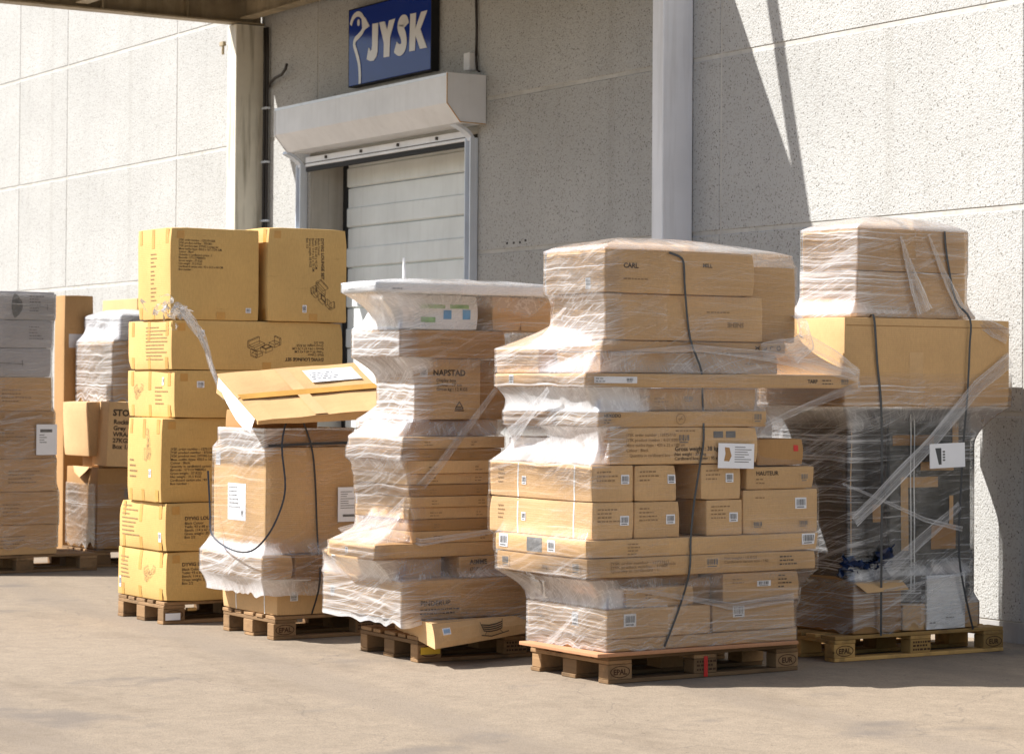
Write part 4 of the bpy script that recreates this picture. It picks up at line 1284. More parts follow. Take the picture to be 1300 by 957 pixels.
for k in range(6): mm.face([ep(0.058 + k * 0.008, 0.078, 0.0255), ep(0.062 + k * 0.008, 0.078, 0.0255), ep(0.062 + k * 0.008, 0.1, 0.0255), ep(0.058 + k * 0.008, 0.1, 0.0255)])
part('label_print', mm, 'print_blue', q)
mm = MB()
def eline(pl, w=0.004):
    for (x0, y0), (x1, y1) in zip(pl[:-1], pl[1:]):
        d = Vector((x1 - x0, y1 - y0)); nn = Vector((-d.y, d.x)).normalized() * w / 2
        mm.face([ep(x0 + nn.x, y0 + nn.y), ep(x0 - nn.x, y0 - nn.y), ep(x1 - nn.x, y1 - nn.y), ep(x1 + nn.x, y1 + nn.y)])
bx0 = 0.36
for k in range(4):
    yy = 0.05 + k * 0.011
    eline([(bx0 - k * 0.004, yy + 0.008 * abs(-1)), (bx0 + 0.05, yy - 0.002), (bx0 + 0.11, yy), (bx0 + 0.15 + k * 0.004, yy + 0.008)], 0.007)
eline([(bx0 - 0.014, 0.105), (bx0, 0.06)]); eline([(bx0 + 0.165, 0.105), (bx0 + 0.15, 0.06)])
eline([(bx0 - 0.02, 0.035), (bx0 + 0.06, 0.022), (bx0 + 0.2, 0.035)], 0.006); eline([(bx0 + 0.02, 0.05), (bx0 + 0.01, 0.03)]); eline([(bx0 + 0.13, 0.05), (bx0 + 0.15, 0.032)])
part('printed_drawing', mm, 'ink', tc)
e1 = Carton(-12.55, 6.325, 0.246, 0.461, 1.0, 0.79, 'kraft', 'long film wrapped carton just above the torn one with bold print on its shaded end', GE, 0.003, seed=11)
e1.text('x', 0.11, 0.075, 'PINDERUP', 0.040, 0.0006); e1.lines('x', 0.11, 0.05, 0.45, 2, 0.022, 'ink')
e1.barcode('y', 0.1, 0.08, 0.05, 0.06)
e2 = Carton(-12.72, 6.355, 0.463, 0.583, 0.90, 0.30, 'kraft', 'shallow film wrapped carton with a barcode above the long one', GE, 0.003, seed=12)
e2.barcode('y', 0.12, 0.045, 0.05, 0.05)
e2c = Carton(-12.60, 6.705, 0.463, 0.582, 0.62, 0.36, 'kraft', 'shallow carton with bold black print under the thin wide slab', GE, 0.003, seed=13)
e2c.text('x', 0.065, 0.075, 'AIMME', 0.036, 0.001); e2c.text('x', 0.065, 0.04, '(20.PX)', 0.026, 0.0004)
e3 = Carton(-12.60, 6.185, 0.585, 0.662, 0.586, 0.75, 'kraft', 'thin wide carton jutting out furthest to the left below the flat packs', GE, 0.002, seed=14)
e3.barcode('y', 0.22, 0.02, 0.035, 0.03)
LV = [(0.664, 0.728, 6.413, .709, 0.0), (0.730, 0.793, 6.413, .70, .0), (0.795, 0.859, 6.393, .67, -.01), (0.861, 0.920, 6.393, .67, .01), (0.922, 0.985, 6.387, .68, 0), (0.987, 1.046, 6.382, .67, -.01), (1.048, 1.120, 6.371, .69, .01), (1.122, 1.185, 6.333, .69, .015), (1.187, 1.250, 6.340, .68, .02)]
NUM = ['bottom', 'second', 'third', 'fourth', 'fifth', 'sixth', 'seventh', 'eighth', 'topmost']
eflat = []
for i, (a, b, y, lx, dx) in enumerate(LV):
    c = Carton(-12.60 + dx, y, a, b, lx, 0.61 + 0.012 * (i % 3), ('kraft', 'kraft_dark', 'kraft')[i % 3], f'{NUM[i]} flat pack, counted from below, in the pile of nine above the thin wide carton', GE, 0.001, seed=20 + i, r=0.004, dent=0.002)
    c.lines('x', 0.13, 0.032, 0.06, 2, 0.016, 'ink_soft', i); c.lines('x', 0.42, 0.032, 0.04, 2, 0.016, 'ink_soft', i + 30)
    eflat.append(c)
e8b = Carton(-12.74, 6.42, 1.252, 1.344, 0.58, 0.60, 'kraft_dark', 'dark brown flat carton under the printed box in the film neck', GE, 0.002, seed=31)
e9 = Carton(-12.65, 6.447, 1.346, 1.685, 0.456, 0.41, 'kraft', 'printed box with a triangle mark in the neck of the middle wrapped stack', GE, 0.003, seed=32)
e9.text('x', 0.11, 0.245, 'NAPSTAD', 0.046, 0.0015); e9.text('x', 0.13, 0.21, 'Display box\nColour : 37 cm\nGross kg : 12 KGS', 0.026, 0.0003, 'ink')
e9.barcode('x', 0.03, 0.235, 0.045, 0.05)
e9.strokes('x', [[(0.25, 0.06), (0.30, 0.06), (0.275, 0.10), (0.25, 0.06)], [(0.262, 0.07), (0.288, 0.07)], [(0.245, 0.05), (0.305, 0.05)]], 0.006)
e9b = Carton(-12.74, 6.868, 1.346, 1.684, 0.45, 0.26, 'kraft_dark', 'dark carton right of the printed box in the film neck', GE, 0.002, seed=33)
e10 = Carton(-12.60, 6.327, 1.688, 1.844, 0.59, 0.66, 'kraft_dark', 'brown carton behind bright film, above the printed box with a triangle mark', GE, 0.003, seed=34)
e10.lines('x', 0.25, 0.10, 0.12, 2, 0.02, 'ink_soft')
e11 = Carton(-12.62, 6.40, 1.846, 2.040, 0.50, 0.42, 'white_card', 'white box with green and blue print under the white slab', GE, 0.003, seed=35)
for k, (u, v, w, hh, mt) in enumerate(((0.05, 0.12, 0.16, 0.02, 'print_green'), (0.24, 0.12, 0.12, 0.022, 'print_green'), (0.20, 0.06, 0.05, 0.05, 'print_blue'), (0.32, 0.06, 0.05, 0.055, 'print_blue'), (0.06, 0.04, 0.09, 0.03, 'print_green'))):
    e11.rect('printed_patch', 'x', u, v, w, hh, mt)
e11b = Carton(-12.61, 6.905, 1.846, 2.040, 0.50, 0.19, 'kraft_orange', 'narrow tan carton between the white printed box and a brown one', GE, 0.002, seed=36)
e11c = Carton(-12.63, 7.10, 1.846, 2.038, 0.50, 0.22, 'kraft', 'brown carton furthest right under the white slab', GE, 0.002, seed=37)
e12 = Carton(-12.55, 6.153, 2.043, 2.100, 0.42, 1.12, 'white_card', 'white slab on top of the middle wrapped stack', GE, 0.001, seed=38)
e12.lines('x', 0.10, 0.02, 0.12, 1, 0.02, 'print_grey'); e12.lines('y', 0.08, 0.02, 0.14, 1, 0.02, 'print_grey')
fE = Film('narrow waisted stretch film round the middle wrapped stack with the white slab', fparts(e1, e2, e2c, e3, *eflat, e8b, e9, e9b, e10, e11, e11b, e11c, e12), (-12.80, 6.68), 0.215, 2.104,
          [(0.215, 0.9), (0.45, 1.0), (0.60, 0.55), (0.70, 0.25), (1.0, 0.30), (1.15, 0.7), (1.3, 1.3), (1.65, 1.1), (1.8, 1.4), (2.0, 1.3), (2.04, 0.5), (2.10, 0.3)],
          [(0.215, 0.36), (0.45, 0.252), (0.6, 0.115), (0.75, 0.05), (1.15, 0.058), (1.3, 0.158), (1.6, 0.173), (1.8, 0.187), (2.0, 0.302), (2.10, 0.18)], 0.085, 0.028, seed=5, ragged=0.007)
fE.ribbon([fE.at_y(6.95, 1.52, 0.03), fE.at_y(6.55, 1.10, 0.04), fE.at_x(-12.70, 0.80, 0.03), fE.at_x(-13.1, 0.70, 0.02)], 0.03, 0.09, 0.35)
fE.ribbon([fE.at_x(-13.25, 0.68, 0.02), fE.at_x(-12.85, 0.74, 0.02), fE.at_y(6.45, 0.67, 0.02), fE.at_y(6.9, 0.72, 0.02)], 0.05, 0.03, 0.45, normal=(0.6, -0.8, 0))
mm = MB(); mm.box(-0.018, 0.018, -0.012, 0.012, 0, 2.05)
mm.f = mm.f; 
mm = MB(); mm.face([(-0.02, 0, 0), (0.02, 0, 0), (0.012, 0, 2.20), (-0.004, 0, 2.28), (-0.016, 0, 2.1)]); mm.face([(-0.02, 0.012, 0), (0.02, 0.012, 0), (0.012, 0.012, 2.20), (-0.004, 0.012, 2.28), (-0.016, 0.012, 2.1)])
for a, b in (((-0.02, 0), (-0.016, 2.1)), ((-0.016, 2.1), (-0.004, 2.28)), ((-0.004, 2.28), (0.012, 2.2)), ((0.012, 2.2), (0.02, 0))):
    mm.face([(a[0], 0, a[1]), (b[0], 0, b[1]), (b[0], 0.012, b[1]), (a[0], 0.012, a[1])])
o = link('wooden_stake', mm.mesh('wooden_stake', [MAT['white_card']]), None, (-13.35, 6.72, 0.002), 'pointed pale wooden stake showing behind the white slab', 'stake')

# ------------------------------------------------------------------ F: widest wrapped stack in front
GF = 'cartons of the widest wrapped stack'
FX = -11.15
f0a = Carton(-11.12, 6.713, 0.147, 0.166, 0.819, 1.264, 'red_card', 'thin red brown board between the front pallet and its load', GF, 0, seed=1, r=0.003, dent=0.002)
f0z = Carton(FX, 6.785, 0.168, 0.232, 0.83, 1.20, 'kraft', 'flat carton behind hazy film, resting on the red brown board', GF, 0.001, seed=2)
f0b = Carton(FX, 6.785, 0.234, 0.386, 0.827, 0.64, 'kraft', 'low barcoded carton at the left of the bottom film covered row', GF, 0.002, seed=3)
f0b.barcode('x', 0.10, 0.06, 0.075, 0.065); f0b.barcode('y', 0.48, 0.05, 0.06, 0.07); f0b.lines('y', 0.1, 0.11, 0.08, 3, 0.02)
f0b2 = Carton(FX - .01, 7.44, 0.234, 0.386, 0.70, 0.54, 'kraft', 'low barcoded carton at the right of the bottom film covered row', GF, 0.002, seed=4)
f0b2.barcode('x', 0.13, 0.075, 0.075, 0.06)
f0c = Carton(FX - .02, 6.905, 0.388, 0.488, 0.84, 0.43, 'kraft_orange', 'tan carton jutting through the film in the second row from below', GF, 0.002, seed=5)
f0c.lines('x', 0.12, 0.06, 0.05, 2, 0.016)
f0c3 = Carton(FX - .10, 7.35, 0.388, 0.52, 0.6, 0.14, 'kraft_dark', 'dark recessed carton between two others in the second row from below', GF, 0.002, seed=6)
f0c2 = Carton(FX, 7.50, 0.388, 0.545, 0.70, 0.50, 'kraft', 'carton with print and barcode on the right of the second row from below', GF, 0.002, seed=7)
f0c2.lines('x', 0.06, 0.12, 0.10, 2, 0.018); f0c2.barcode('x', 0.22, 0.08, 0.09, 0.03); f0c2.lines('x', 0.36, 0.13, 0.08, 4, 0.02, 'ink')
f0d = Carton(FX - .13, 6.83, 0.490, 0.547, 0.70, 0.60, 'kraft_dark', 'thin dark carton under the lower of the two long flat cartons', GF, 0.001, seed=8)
f1 = Carton(FX + .02, 6.653, 0.550, 0.650, 0.955, 1.45, 'kraft', 'lower of the two long printed flat cartons across the front stack', GF, 0.002, seed=9)
f1.text('x', 0.14, 0.066, 'JYSK order number : 127331/1\nJYSK product number : 37008\nQuantity in cardboard : 1', 0.021, 0.0002, 'ink_soft', xs=1.35)
f1.barcode('x', 0.72, 0.03, 0.09, 0.055, mat='kraft'); f1.text('x', 0.46, 0.055, 'Barcode', 0.022, 0.0003, 'ink_soft'); f1.text('x', 0.84, 0.07, 'Net weight : 18 KGS\nCardboard carton size : 145', 0.021, 0.0002, 'ink_soft', xs=1.2)
f1.lines('x', 1.20, 0.07, 0.14, 3, 0.02, 'ink'); f1.barcode('y', 0.06, 0.02, 0.09, 0.06, mat='kraft'); f1.text('y', 0.50, 0.03, '28 kg', 0.026, 0.0004, 'ink_soft'); f1.barcode('y', 0.80, 0.02, 0.09, 0.06, mat='kraft')
f2 = Carton(FX + .01, 6.648, 0.652, 0.745, 0.961, 1.47, 'kraft_orange', 'upper of the two long printed flat cartons across the front stack', GF, 0.002, seed=10)
f2.barcode('x', 1.36, 0.03, 0.09, 0.06); f2.lines('x', 0.25, 0.065, 0.10, 4, 0.017); f2.barcode('y', 0.05, 0.02, 0.10, 0.07); f2.barcode('y', 0.58, 0.02, 0.08, 0.06); f2.rect('dark_label', 'y', 0.36, 0.012, 0.16, 0.075, 'print_grey')
POS = ['leftmost', 'second from the left', 'third from the left', 'rightmost']
row = []
for k, (y0, y1, z1, yy0, yy1, zz0, zz1) in enumerate(((6.693, 6.942, 0.938, 6.687, 6.937, 0.940, 1.127), (6.95, 7.228, 0.935, 6.948, 7.207, 0.938, 1.125), (7.40, 7.630, 0.935, 7.364, 7.618, 0.938, 1.125), (7.638, 8.130, 0.983, 7.66, 8.104, 0.986, 1.105))):
    a = Carton(FX - .005 * k, y0, 0.747, z1, 1.09, y1 - y0, 'kraft', f'{POS[k]} long carton in the lower row above the two flat cartons', GF, 0.002, seed=40 + k)
    b = Carton(FX - .004 * k, yy0, zz0, zz1, 1.075, yy1 - yy0, 'kraft', f'{POS[k]} long carton in the upper row below the gross weight carton', GF, 0.002, seed=50 + k)
    w = y1 - y0
    if k < 3:
        a.barcode('x', w - 0.085, 0.07, 0.055, 0.05); b.barcode('x', w - 0.075, 0.09, 0.05, 0.048)
        a.lines('x', 0.03, 0.15, 0.12, 4, 0.02, 'ink_soft', k); b.lines('x', 0.03, 0.15, 0.12, 3, 0.022, 'ink_soft', k + 9)
    else:
        a.barcode('x', 0.34, 0.13, 0.075, 0.06); a.lines('x', 0.08, 0.19, 0.12, 1, 0.02); a.barcode('x', 0.06, 0.03, 0.07, 0.04, mat='kraft'); a.barcode('x', 0.36, 0.03, 0.07, 0.04, mat='kraft')
        b.text('x', 0.06, 0.075, 'HAUTEUR', 0.032, 0.0006); b.lines('x', 0.06, 0.05, 0.08, 2, 0.02); b.barcode('x', 0.35, 0.035, 0.055, 0.05, mat='kraft')
    if k == 0:
        for c_, hh in ((a, z1 - 0.747), (b, zz1 - zz0)):
            for u in (0.31, 0.90):
                c_.rect('white_strap', 'y', u, 0.002, 0.013, hh - 0.004, 'strap_white')
            c_.barcode('y', 0.36 if hh else 0.3, 0.07, 0.045, 0.045)
            c_.lines('y', 0.10, 0.14, 0.10, 4, 0.022, 'ink_soft')
    row += [a, b]
f5 = Carton(FX, 6.795, 1.130, 1.321, 0.455, 0.928, 'kraft', 'carton printed with its gross weight, behind the white delivery sheet', GF, 0.003, seed=60)
f5.text('x', 0.10, 0.145, 'JYSK order number : 128757/10\nJYSK product number : 4131.02000003\nMeas outfits /type : 420 x 22 x 188 cm\nColour : Black\n   Quantity in cardboard box : 1', 0.023, 0.0002, 'ink_soft', space=1.15)
f5.text('x', 0.395, 0.068, 'Gross weight : 38 kg', 0.033, 0.0006); f5.text('x', 0.395, 0.043, 'Net weight : 37,5 kg\nCardboard box outer : 95 x 45', 0.024, 0.0003)
f5.barcode('x', 0.41, 0.105, 0.085, 0.055, mat='kraft_orange'); f5.lines('x', 0.40, 0.17, 0.22, 1, 0.02, 'ink_soft')
for u in (0.64, 0.72):
    f5.rect('printed_patch', 'x', u, 0.135, 0.062, 0.035, 'print_grey')
f5.text('y', 0.22, 0.125, 'HAUN', 0.03, 0.0006, 'ink_soft'); f5.text('y', 0.22, 0.09, '38 kg', 0.03, 0.0006, 'ink_soft')
f5b = Carton(-11.62, 6.80, 1.130, 1.26, 0.58, 0.60, 'kraft_dark', 'carton hidden behind bright film left of the gross weight carton', GF, 0.002, seed=61)
f5c = Carton(FX - .04, 7.745, 1.112, 1.255, 0.40, 0.31, 'kraft_dark', 'dark carton with a red square right of the gross weight carton', GF, 0.002, seed=62)
f5c.rect('red_square', 'x', 0.24, 0.075, 0.034, 0.034, 'red_print')
f6 = Carton(FX, 6.728, 1.323, 1.406, 0.49, 1.05, 'kraft', 'flat carton with a round mark above the gross weight carton', GF, 0.002, seed=63)
f6.text('x', 0.03, 0.052, 'HEXODO', 0.024, 0.0008); f6.lines('x', 0.03, 0.035, 0.06, 2, 0.014, 'ink'); f6.barcode('x', 0.96, 0.02, 0.06, 0.055, mat='kraft')
f6.strokes('x', [[(0.50 + 0.028 * math.cos(t), 0.042 + 0.028 * math.sin(t)) for t in np.linspace(0, 6.283, 17)], [(0.485, 0.042), (0.515, 0.042)], [(0.49, 0.03), (0.51, 0.056)]], 0.003, 'ink_soft')
f7 = Carton(FX - .05, 6.943, 1.409, 1.524, 0.66, 0.80, 'kraft', 'carton set back under the long overhanging board carton', GF, 0.002, seed=64)
f7.rect('grey_label', 'x', 0.004, 0.01, 0.0, 0.1, 'print_grey'); f7.text('x', 0.05, 0.065, 'VARENR', 0.02, 0.0005, 'ink_soft'); f7.barcode('x', 0.33, 0.045, 0.07, 0.035, mat='kraft'); f7.lines('x', 0.15, 0.06, 0.12, 2, 0.016)
f7b = Carton(-11.58, 6.70, 1.323, 1.40, 0.52, 0.45, 'kraft_dark', 'small dark carton in the film neck left of the flat carton with a round mark', GF, 0.002, seed=65)
f8 = Carton(FX, 6.648, 1.529, 1.602, 0.955, 1.75, 'kraft', 'long thin board carton overhanging far to the right of the front stack', GF, 0.002, seed=66)
f8.rect('white_label', 'x', 0.05, 0.022, 0.26, 0.034, 'paper'); f8.lines('x', 0.06, 0.043, 0.09, 2, 0.014, 'print_grey'); f8.barcode('x', 0.24, 0.026, 0.05, 0.026)
f8.text('x', 1.40, 0.028, 'TARP', 0.028, 0.0008); f8.lines('x', 1.50, 0.04, 0.10, 2, 0.018, 'ink'); f8.barcode('x', 1.62, 0.02, 0.07, 0.035, mat='kraft'); f8.barcode('y', 0.16, 0.02, 0.05, 0.045)
f8b = Carton(-11.66, 6.662, 1.604, 1.735, 0.46, 0.60, 'kraft', 'carton under bright film at the left end of the long overhanging board carton', GF, 0.002, seed=67)
f9 = Carton(FX - .05, 6.765, 1.605, 1.712, 0.45, 1.12, 'kraft', 'carton under loose film on top of the long overhanging board carton', GF, 0.002, seed=68)
f9.lines('x', 0.9, 0.05, 0.12, 1, 0.02)
f10 = Carton(FX - .03, 6.766, 1.716, 1.772, 0.50, 1.16, 'kraft_orange', 'thin tan carton with four black symbols under the two top boxes', GF, 0.001, seed=69)
f10.strokes('x', [[(0.955, 0.02), (0.985, 0.036)], [(0.955, 0.036), (0.985, 0.02)], [(1.01, 0.022), (1.03, 0.022), (1.03, 0.034)], [(1.055, 0.02), (1.055, 0.036), (1.075, 0.036)]] + [[(1.11 + 0.012 * math.cos(t), 0.028 + 0.012 * math.sin(t)) for t in np.linspace(0, 6.283, 12)]], 0.006)
f11 = Carton(FX - .02, 6.778, 1.776, 2.016, 0.547, 0.985, 'kraft', 'lower of the two top boxes of the widest wrapped stack', GF, 0.003, seed=70)
f11.text('x', 0.86, 0.10, 'SNEHE', 0.036, 0.001, 'ink_soft', rot=180); f11.lines('x', 0.62, 0.15, 0.28, 1, 0.02)
f12 = Carton(FX, 6.760, 2.019, 2.247, 0.61, 0.935, 'kraft', 'topmost box of the widest wrapped stack under smooth film', GF, 0.003, seed=71)
f12.text('x', 0.11, 0.13, 'CARL', 0.036, 0.001); f12.lines('x', 0.11, 0.07, 0.25, 1, 0.02); f12.text('x', 0.60, 0.145, 'MILL', 0.03, 0.0006); f12.barcode('y', 0.42, 0.02, 0.05, 0.06)
f12b = Carton(-11.25, 7.700, 1.776, 2.185, 0.40, 0.335, 'kraft', 'carton behind and right of the two top boxes of the widest wrapped stack', GF, 0.003, seed=72)
fF = Film('big glossy stretch film round the widest wrapped stack in front', fparts(f0z, f0b, f0b2, f0c, f0c2, f0d, f1, f2, *row, f5, f5b, f6, f7, f7b, f8, f8b, f9, f10, f11, f12, f12b), (-11.50, 7.15), 0.168, 2.252,
          [(0.168, 0.75), (0.40, 0.55), (0.52, 0.55), (0.62, 0.22), (0.76, 0.08), (0.95, 0.08), (1.10, 0.35), (1.25, 1.3), (1.5, 0.9), (1.58, 0.35), (1.66, 0.9), (1.80, 1.5), (1.95, 0.55), (2.25, 0.35)],
          [(0.168, 0.302), (0.25, 0.36), (0.45, 0.245), (0.55, 0.101), (0.75, 0.058), (1.05, 0.043), (1.25, 0.058), (1.4, 0.079), (1.55, 0.101), (1.68, 0.288), (1.80, 0.216), (2.0, 0.108), (2.25, 0.108)], 0.075, 0.07, nt=340, seed=9, ragged=0.01)
strap(sY(fF, [(7.144, 2.235), (7.223, 2.207), (7.238, 2.138), (7.243, 2.047), (7.289, 1.795), (7.358, 1.615), (7.374, 1.476), (7.367, 1.26), (7.343, 1.111), (7.31, 0.917), (7.286, 0.744), (7.268, 0.567), (7.22, 0.38), (7.13, 0.18)], 0.001), 'dark strap hanging from the top box down the whole front stack', w=0.012)
fF.ribbon([fF.at_y(6.80, 1.70, 0.02), fF.at_y(7.3, 1.74, 0.03), fF.at_y(7.8, 1.70, 0.03), fF.at_y(8.38, 1.60, 0.02)], 0.02, 0.07, 0.4)
fF.ribbon([fF.at_y(8.39, 1.55, 0.02), fF.at_y(8.05, 1.42, 0.02), fF.at_y(7.75, 1.33, 0.015)], 0.05, 0.03, 0.3)
fF.ribbon([fF.at_y(6.85, 0.50, 0.012), fF.at_y(7.3, 0.42, 0.02), fF.at_y(7.55, 0.37, 0.02), fF.at_y(7.95, 0.40, 0.012)], 0.015, 0.05, 0.35)
fF.ribbon([Vector((-11.40, 7.98, 2.02)), Vector((-11.22, 8.06, 1.90)), Vector((-11.12, 8.02, 1.78)), Vector((-11.10, 7.90, 1.71))], 0.08, 0.13, 0.4, normal=(0.8, 0.3, 0.5))
fF.ribbon([fF.at_y(7.75, 1.72, 0.02), Vector((-11.08, 8.0, 1.78)), Vector((-11.1, 8.2, 1.70)), Vector((-11.12, 8.36, 1.62))], 0.10, 0.05, 0.4)
fF.ribbon([fF.at_x(-12.05, 1.25, 0.015), fF.at_x(-11.8, 1.36, 0.02), fF.at_x(-11.5, 1.52, 0.02)], 0.10, 0.03, 0.6, normal=(0.3, -1, 0))
mm = MB(); mm.box(-0.001, 0.001, -0.115, 0.115, -0.066, 0.066)
o = part('delivery_note', mm, 'paper', fF.o, fF.at_y(7.568, 1.168, 0.012) - fF.o.location, label='white delivery sheet stuck on the film')
o.rotation_euler = (-0.03, 0, 0)
mm = MB(); mm.face([(0.0014, -0.075, 0.045), (0.0014, -0.045, 0.043), (0.0014, -0.03, 0.0), (0.0014, -0.045, -0.03), (0.0014, -0.078, -0.028), (0.0014, -0.07, 0.01)])
part('torn_patch', mm, 'kraft_dark', o)
mm = MB()
for r_ in range(7):
    mm.box(0.0012, 0.0018, -0.01, -0.01 + rn2.uniform(.05, .11), 0.045 - r_ * 0.013, 0.049 - r_ * 0.013)
part('label_print', mm, 'print_grey', o)

# ------------------------------------------------------------------ G: stack against the wall
GG = 'cartons of the stack against the wall'
g1 = Carton(-11.37, 8.535, 0.148, 0.44, 0.70, 0.34, 'kraft_dark', 'dark opened carton at the near bottom corner of the stack against the wall', GG, 0.003, seed=81)
mm = MB(); mm.face([(0.352, -0.17, 0.292), (0.352, 0.17, 0.294), (0.42, 0.17, 0.245), (0.41, -0.12, 0.235)]); mm.face([(-0.31, -0.175, 0.292), (0.31, -0.175, 0.292), (0.27, -0.24, 0.325), (-0.27, -0.25, 0.32)])
part('flap', mm, 'kraft', g1.o)
g1b = Carton(-11.37, 8.885, 0.148, 0.30, 0.62, 0.56, 'kraft', 'flat carton seen below the hazy film beside the white panel on the fresh pallet', GG, 0.002, seed=82)
# black wrapped furniture
bf = Carton(-11.43, 8.545, 0.445, 1.40, 0.68, 0.28, 'black_plastic', 'tall furniture piece wrapped in black plastic under the big strapped box', None, 0.02, seed=83, r=0.03, cat='furniture', name='wrapped_furniture', dent=0.02, n=12)
bf.rect('seam', 'x', 0.010, 0.1, 0.008, 0.8, 'kraft', off=0.004, div=8)
bf.rect('cardboard_pad', 'x', 0.16, 0.33, 0.07, 0.10, 'kraft_dark', off=0.006)
gp = Carton(-11.43, 8.83, 0.303, 1.41, 0.70, 0.60, 'grey_plastic', 'grey foam wrapped furniture panels with cardboard corner protectors', None, 0.006, seed=84, r=0.012, cat='furniture', name='wrapped_furniture', dent=0.010, n=10)
for b in ((0.075, 0.30, 0.055, 0.42), (0.132, 0.66, 0.21, 0.06), (0.22, 0.755, 0.24, 0.05), (0.455, 0.80, 0.045, 0.24), (0.425, 0.44, 0.03, 0.17)):
    gp.rect('corner_protector', 'x', b[0], b[1], b[2], b[3], 'kraft_orange', off=0.008)
for bx_ in ((0.30, 0.30, 0.18, 0.14), (0.02, 0.90, 0.30, 0.06), (0.30, 0.16, 0.22, 0.05)):
    gp.rect('cardboard_pad', 'x', bx_[0], bx_[1], bx_[2], bx_[3], 'kraft_dark', off=0.004)
for u in (0.14, 0.165):
    gp.rect('white_cord', 'x', u, 0.06, 0.008, 1.02, 'strap_white', off=0.014, div=8)
mm = MB()
mm.face([(0.20, 0.24, 0.86), (0.20, 0.40, 0.84), (0.215, 0.40, 0.73), (0.215, 0.25, 0.75)]); mm.face([(0.20, 0.24, 0.862), (0.20, 0.40, 0.842), (0.0, 0.40, 0.87), (0.0, 0.24, 0.88)]); mm.face([(0.20, 0.40, 0.842), (0.215, 0.40, 0.73), (0.02, 0.40, 0.75), (0.0, 0.40, 0.87)])
part('corner_protector', mm, 'kraft', gp.o)
wp = Carton(-11.352, 9.045, 0.150, 0.46, 0.014, 0.285, 'white_card', 'white panel with small print leaning at the foot of the stack against the wall', None, 0, seed=85, r=0.003, cat='panel', name='white_panel', dent=0.002, tilt=(0, 0))
wp.lines('x', 0.02, 0.035, 0.06, 1, 0.018, 'ink'); wp.lines('x', 0.14, 0.06, 0.12, 1, 0.02, 'ink')
# crumpled blue bag
mm = MB()
def bagp(a, c):
    x = -0.06 + 0.05 * noise.noise((a * 5, c * 6, 1.0)) + 0.03 * noise.noise((a * 15, c * 13, 4.0))
    y = -0.17 + 0.36 * a + 0.05 * noise.noise((a * 6, c * 5, 7.0))
    zz = 0.015 + 0.15 * c * (0.35 + abs(a - 0.38) * 1.3) + 0.04 * abs(noise.noise((a * 9, c * 7, 2.0))) + 0.02 * noise.noise((a * 21, c * 17, 9.0))
    return (x + 0.06 * c, y, zz)
for i in range(18):
    for k in range(9):
        mm.face([bagp(i / 18, k / 9), bagp((i + 1) / 18, k / 9), bagp((i + 1) / 18, (k + 1) / 9), bagp(i / 18, (k + 1) / 9)])
o = link('plastic_bag', mm.mesh('plastic_bag', [MAT['blue_plastic']], True), None, (-11.36, 8.63, 0.46), 'crumpled blue plastic bag on the dark opened carton by the wall', 'bag')
g2 = Carton(-11.33, 8.432, 1.428, 1.930, 0.84, 1.21, 'kraft_orange', 'big wide carton with two black straps near the top of the stack against the wall', GG, 0.006, seed=86)
g2.rect('crease', 'x', 0.01, 0.455, 1.19, 0.004, 'kraft_dark', div=6)
g2.rect('kraft_strip', 'x', 0.46, 0.01, 0.10, 0.30, 'kraft', div=4)  # upright strip of plain kraft colour on the carton's front face
g3 = Carton(-11.385, 8.560, 1.933, 2.195, 0.54, 0.79, 'kraft', 'lower of the two film draped boxes on top of the stack against the wall', GG, 0.003, seed=87)
g3b = Carton(-11.38, 8.562, 2.198, 2.440, 0.54, 0.79, 'kraft', 'upper of the two film draped boxes on top of the stack against the wall', GG, 0.003, seed=88)
fG = Film('hazy stretch film round the lower half of the stack against the wall', fparts(g1, g1b, bf, gp, wp) + fparts(g2), (-11.66, 9.0), 0.16, 1.62,
          [(0.16, 0.6), (0.5, 0.9), (1.4, 0.7), (1.62, 0.05)],
          [(0.16, 0.40), (0.3, 0.75), (0.48, 0.60), (0.62, 0.22), (1.0, 0.20), (1.3, 0.28), (1.42, 0.5), (1.55, 0.22), (1.62, 0.05)], 0.13, None, seed=14, ragged=0.02, gapgain=2.5)
fGt = Film('loose film hood over the two top boxes of the stack against the wall', fparts(g3, g3b) + [([(-12.0, 8.50), (-11.36, 8.50), (-11.36, 9.40), (-12.0, 9.40)], 1.93, 1.945)], (-11.66, 8.97), 1.935, 2.446,
          [(1.935, 1.4), (2.08, 1.1), (2.25, 0.6), (2.44, 0.5)], [(1.935, 0.6), (2.08, 0.35), (2.44, 0.25)], 0.12, 0.075, seed=17, wr=1.3, ragged=0.0)
fGt.ribbon([fGt.at_y(8.85, 2.40, 0.01), fGt.at_y(8.93, 2.18, 0.015), fGt.at_y(9.02, 1.97, 0.02)], 0.015, 0.12, 0.5)
fGt.ribbon([fGt.at_y(9.05, 2.42, 0.01), fGt.at_y(9.16, 2.20, 0.012), fGt.at_y(9.30, 1.97, 0.02)], 0.012, 0.07, 0.4)
fGt.ribbon([fGt.at_y(9.30, 1.98, 0.02), Vector((-11.33, 9.46, 1.90)), Vector((-11.318, 9.62, 1.84))], 0.06, 0.10, 0.25)
fG.ribbon([Vector((-11.31, 9.63, 1.71)), fG.at_y(9.386, 1.548, 0.012), Vector((-11.30, 9.037, 1.231)), Vector((-11.27, 8.642, 0.926)), Vector((-11.27, 8.46, 0.79))], 0.085, 0.075, 0.55)
fG.ribbon([Vector((-11.30, 8.40, 1.0)), Vector((-11.28, 8.642, 0.912)), Vector((-11.29, 8.981, 0.784)), Vector((-11.31, 9.271, 0.722))], 0.012, 0.03, 0.6)
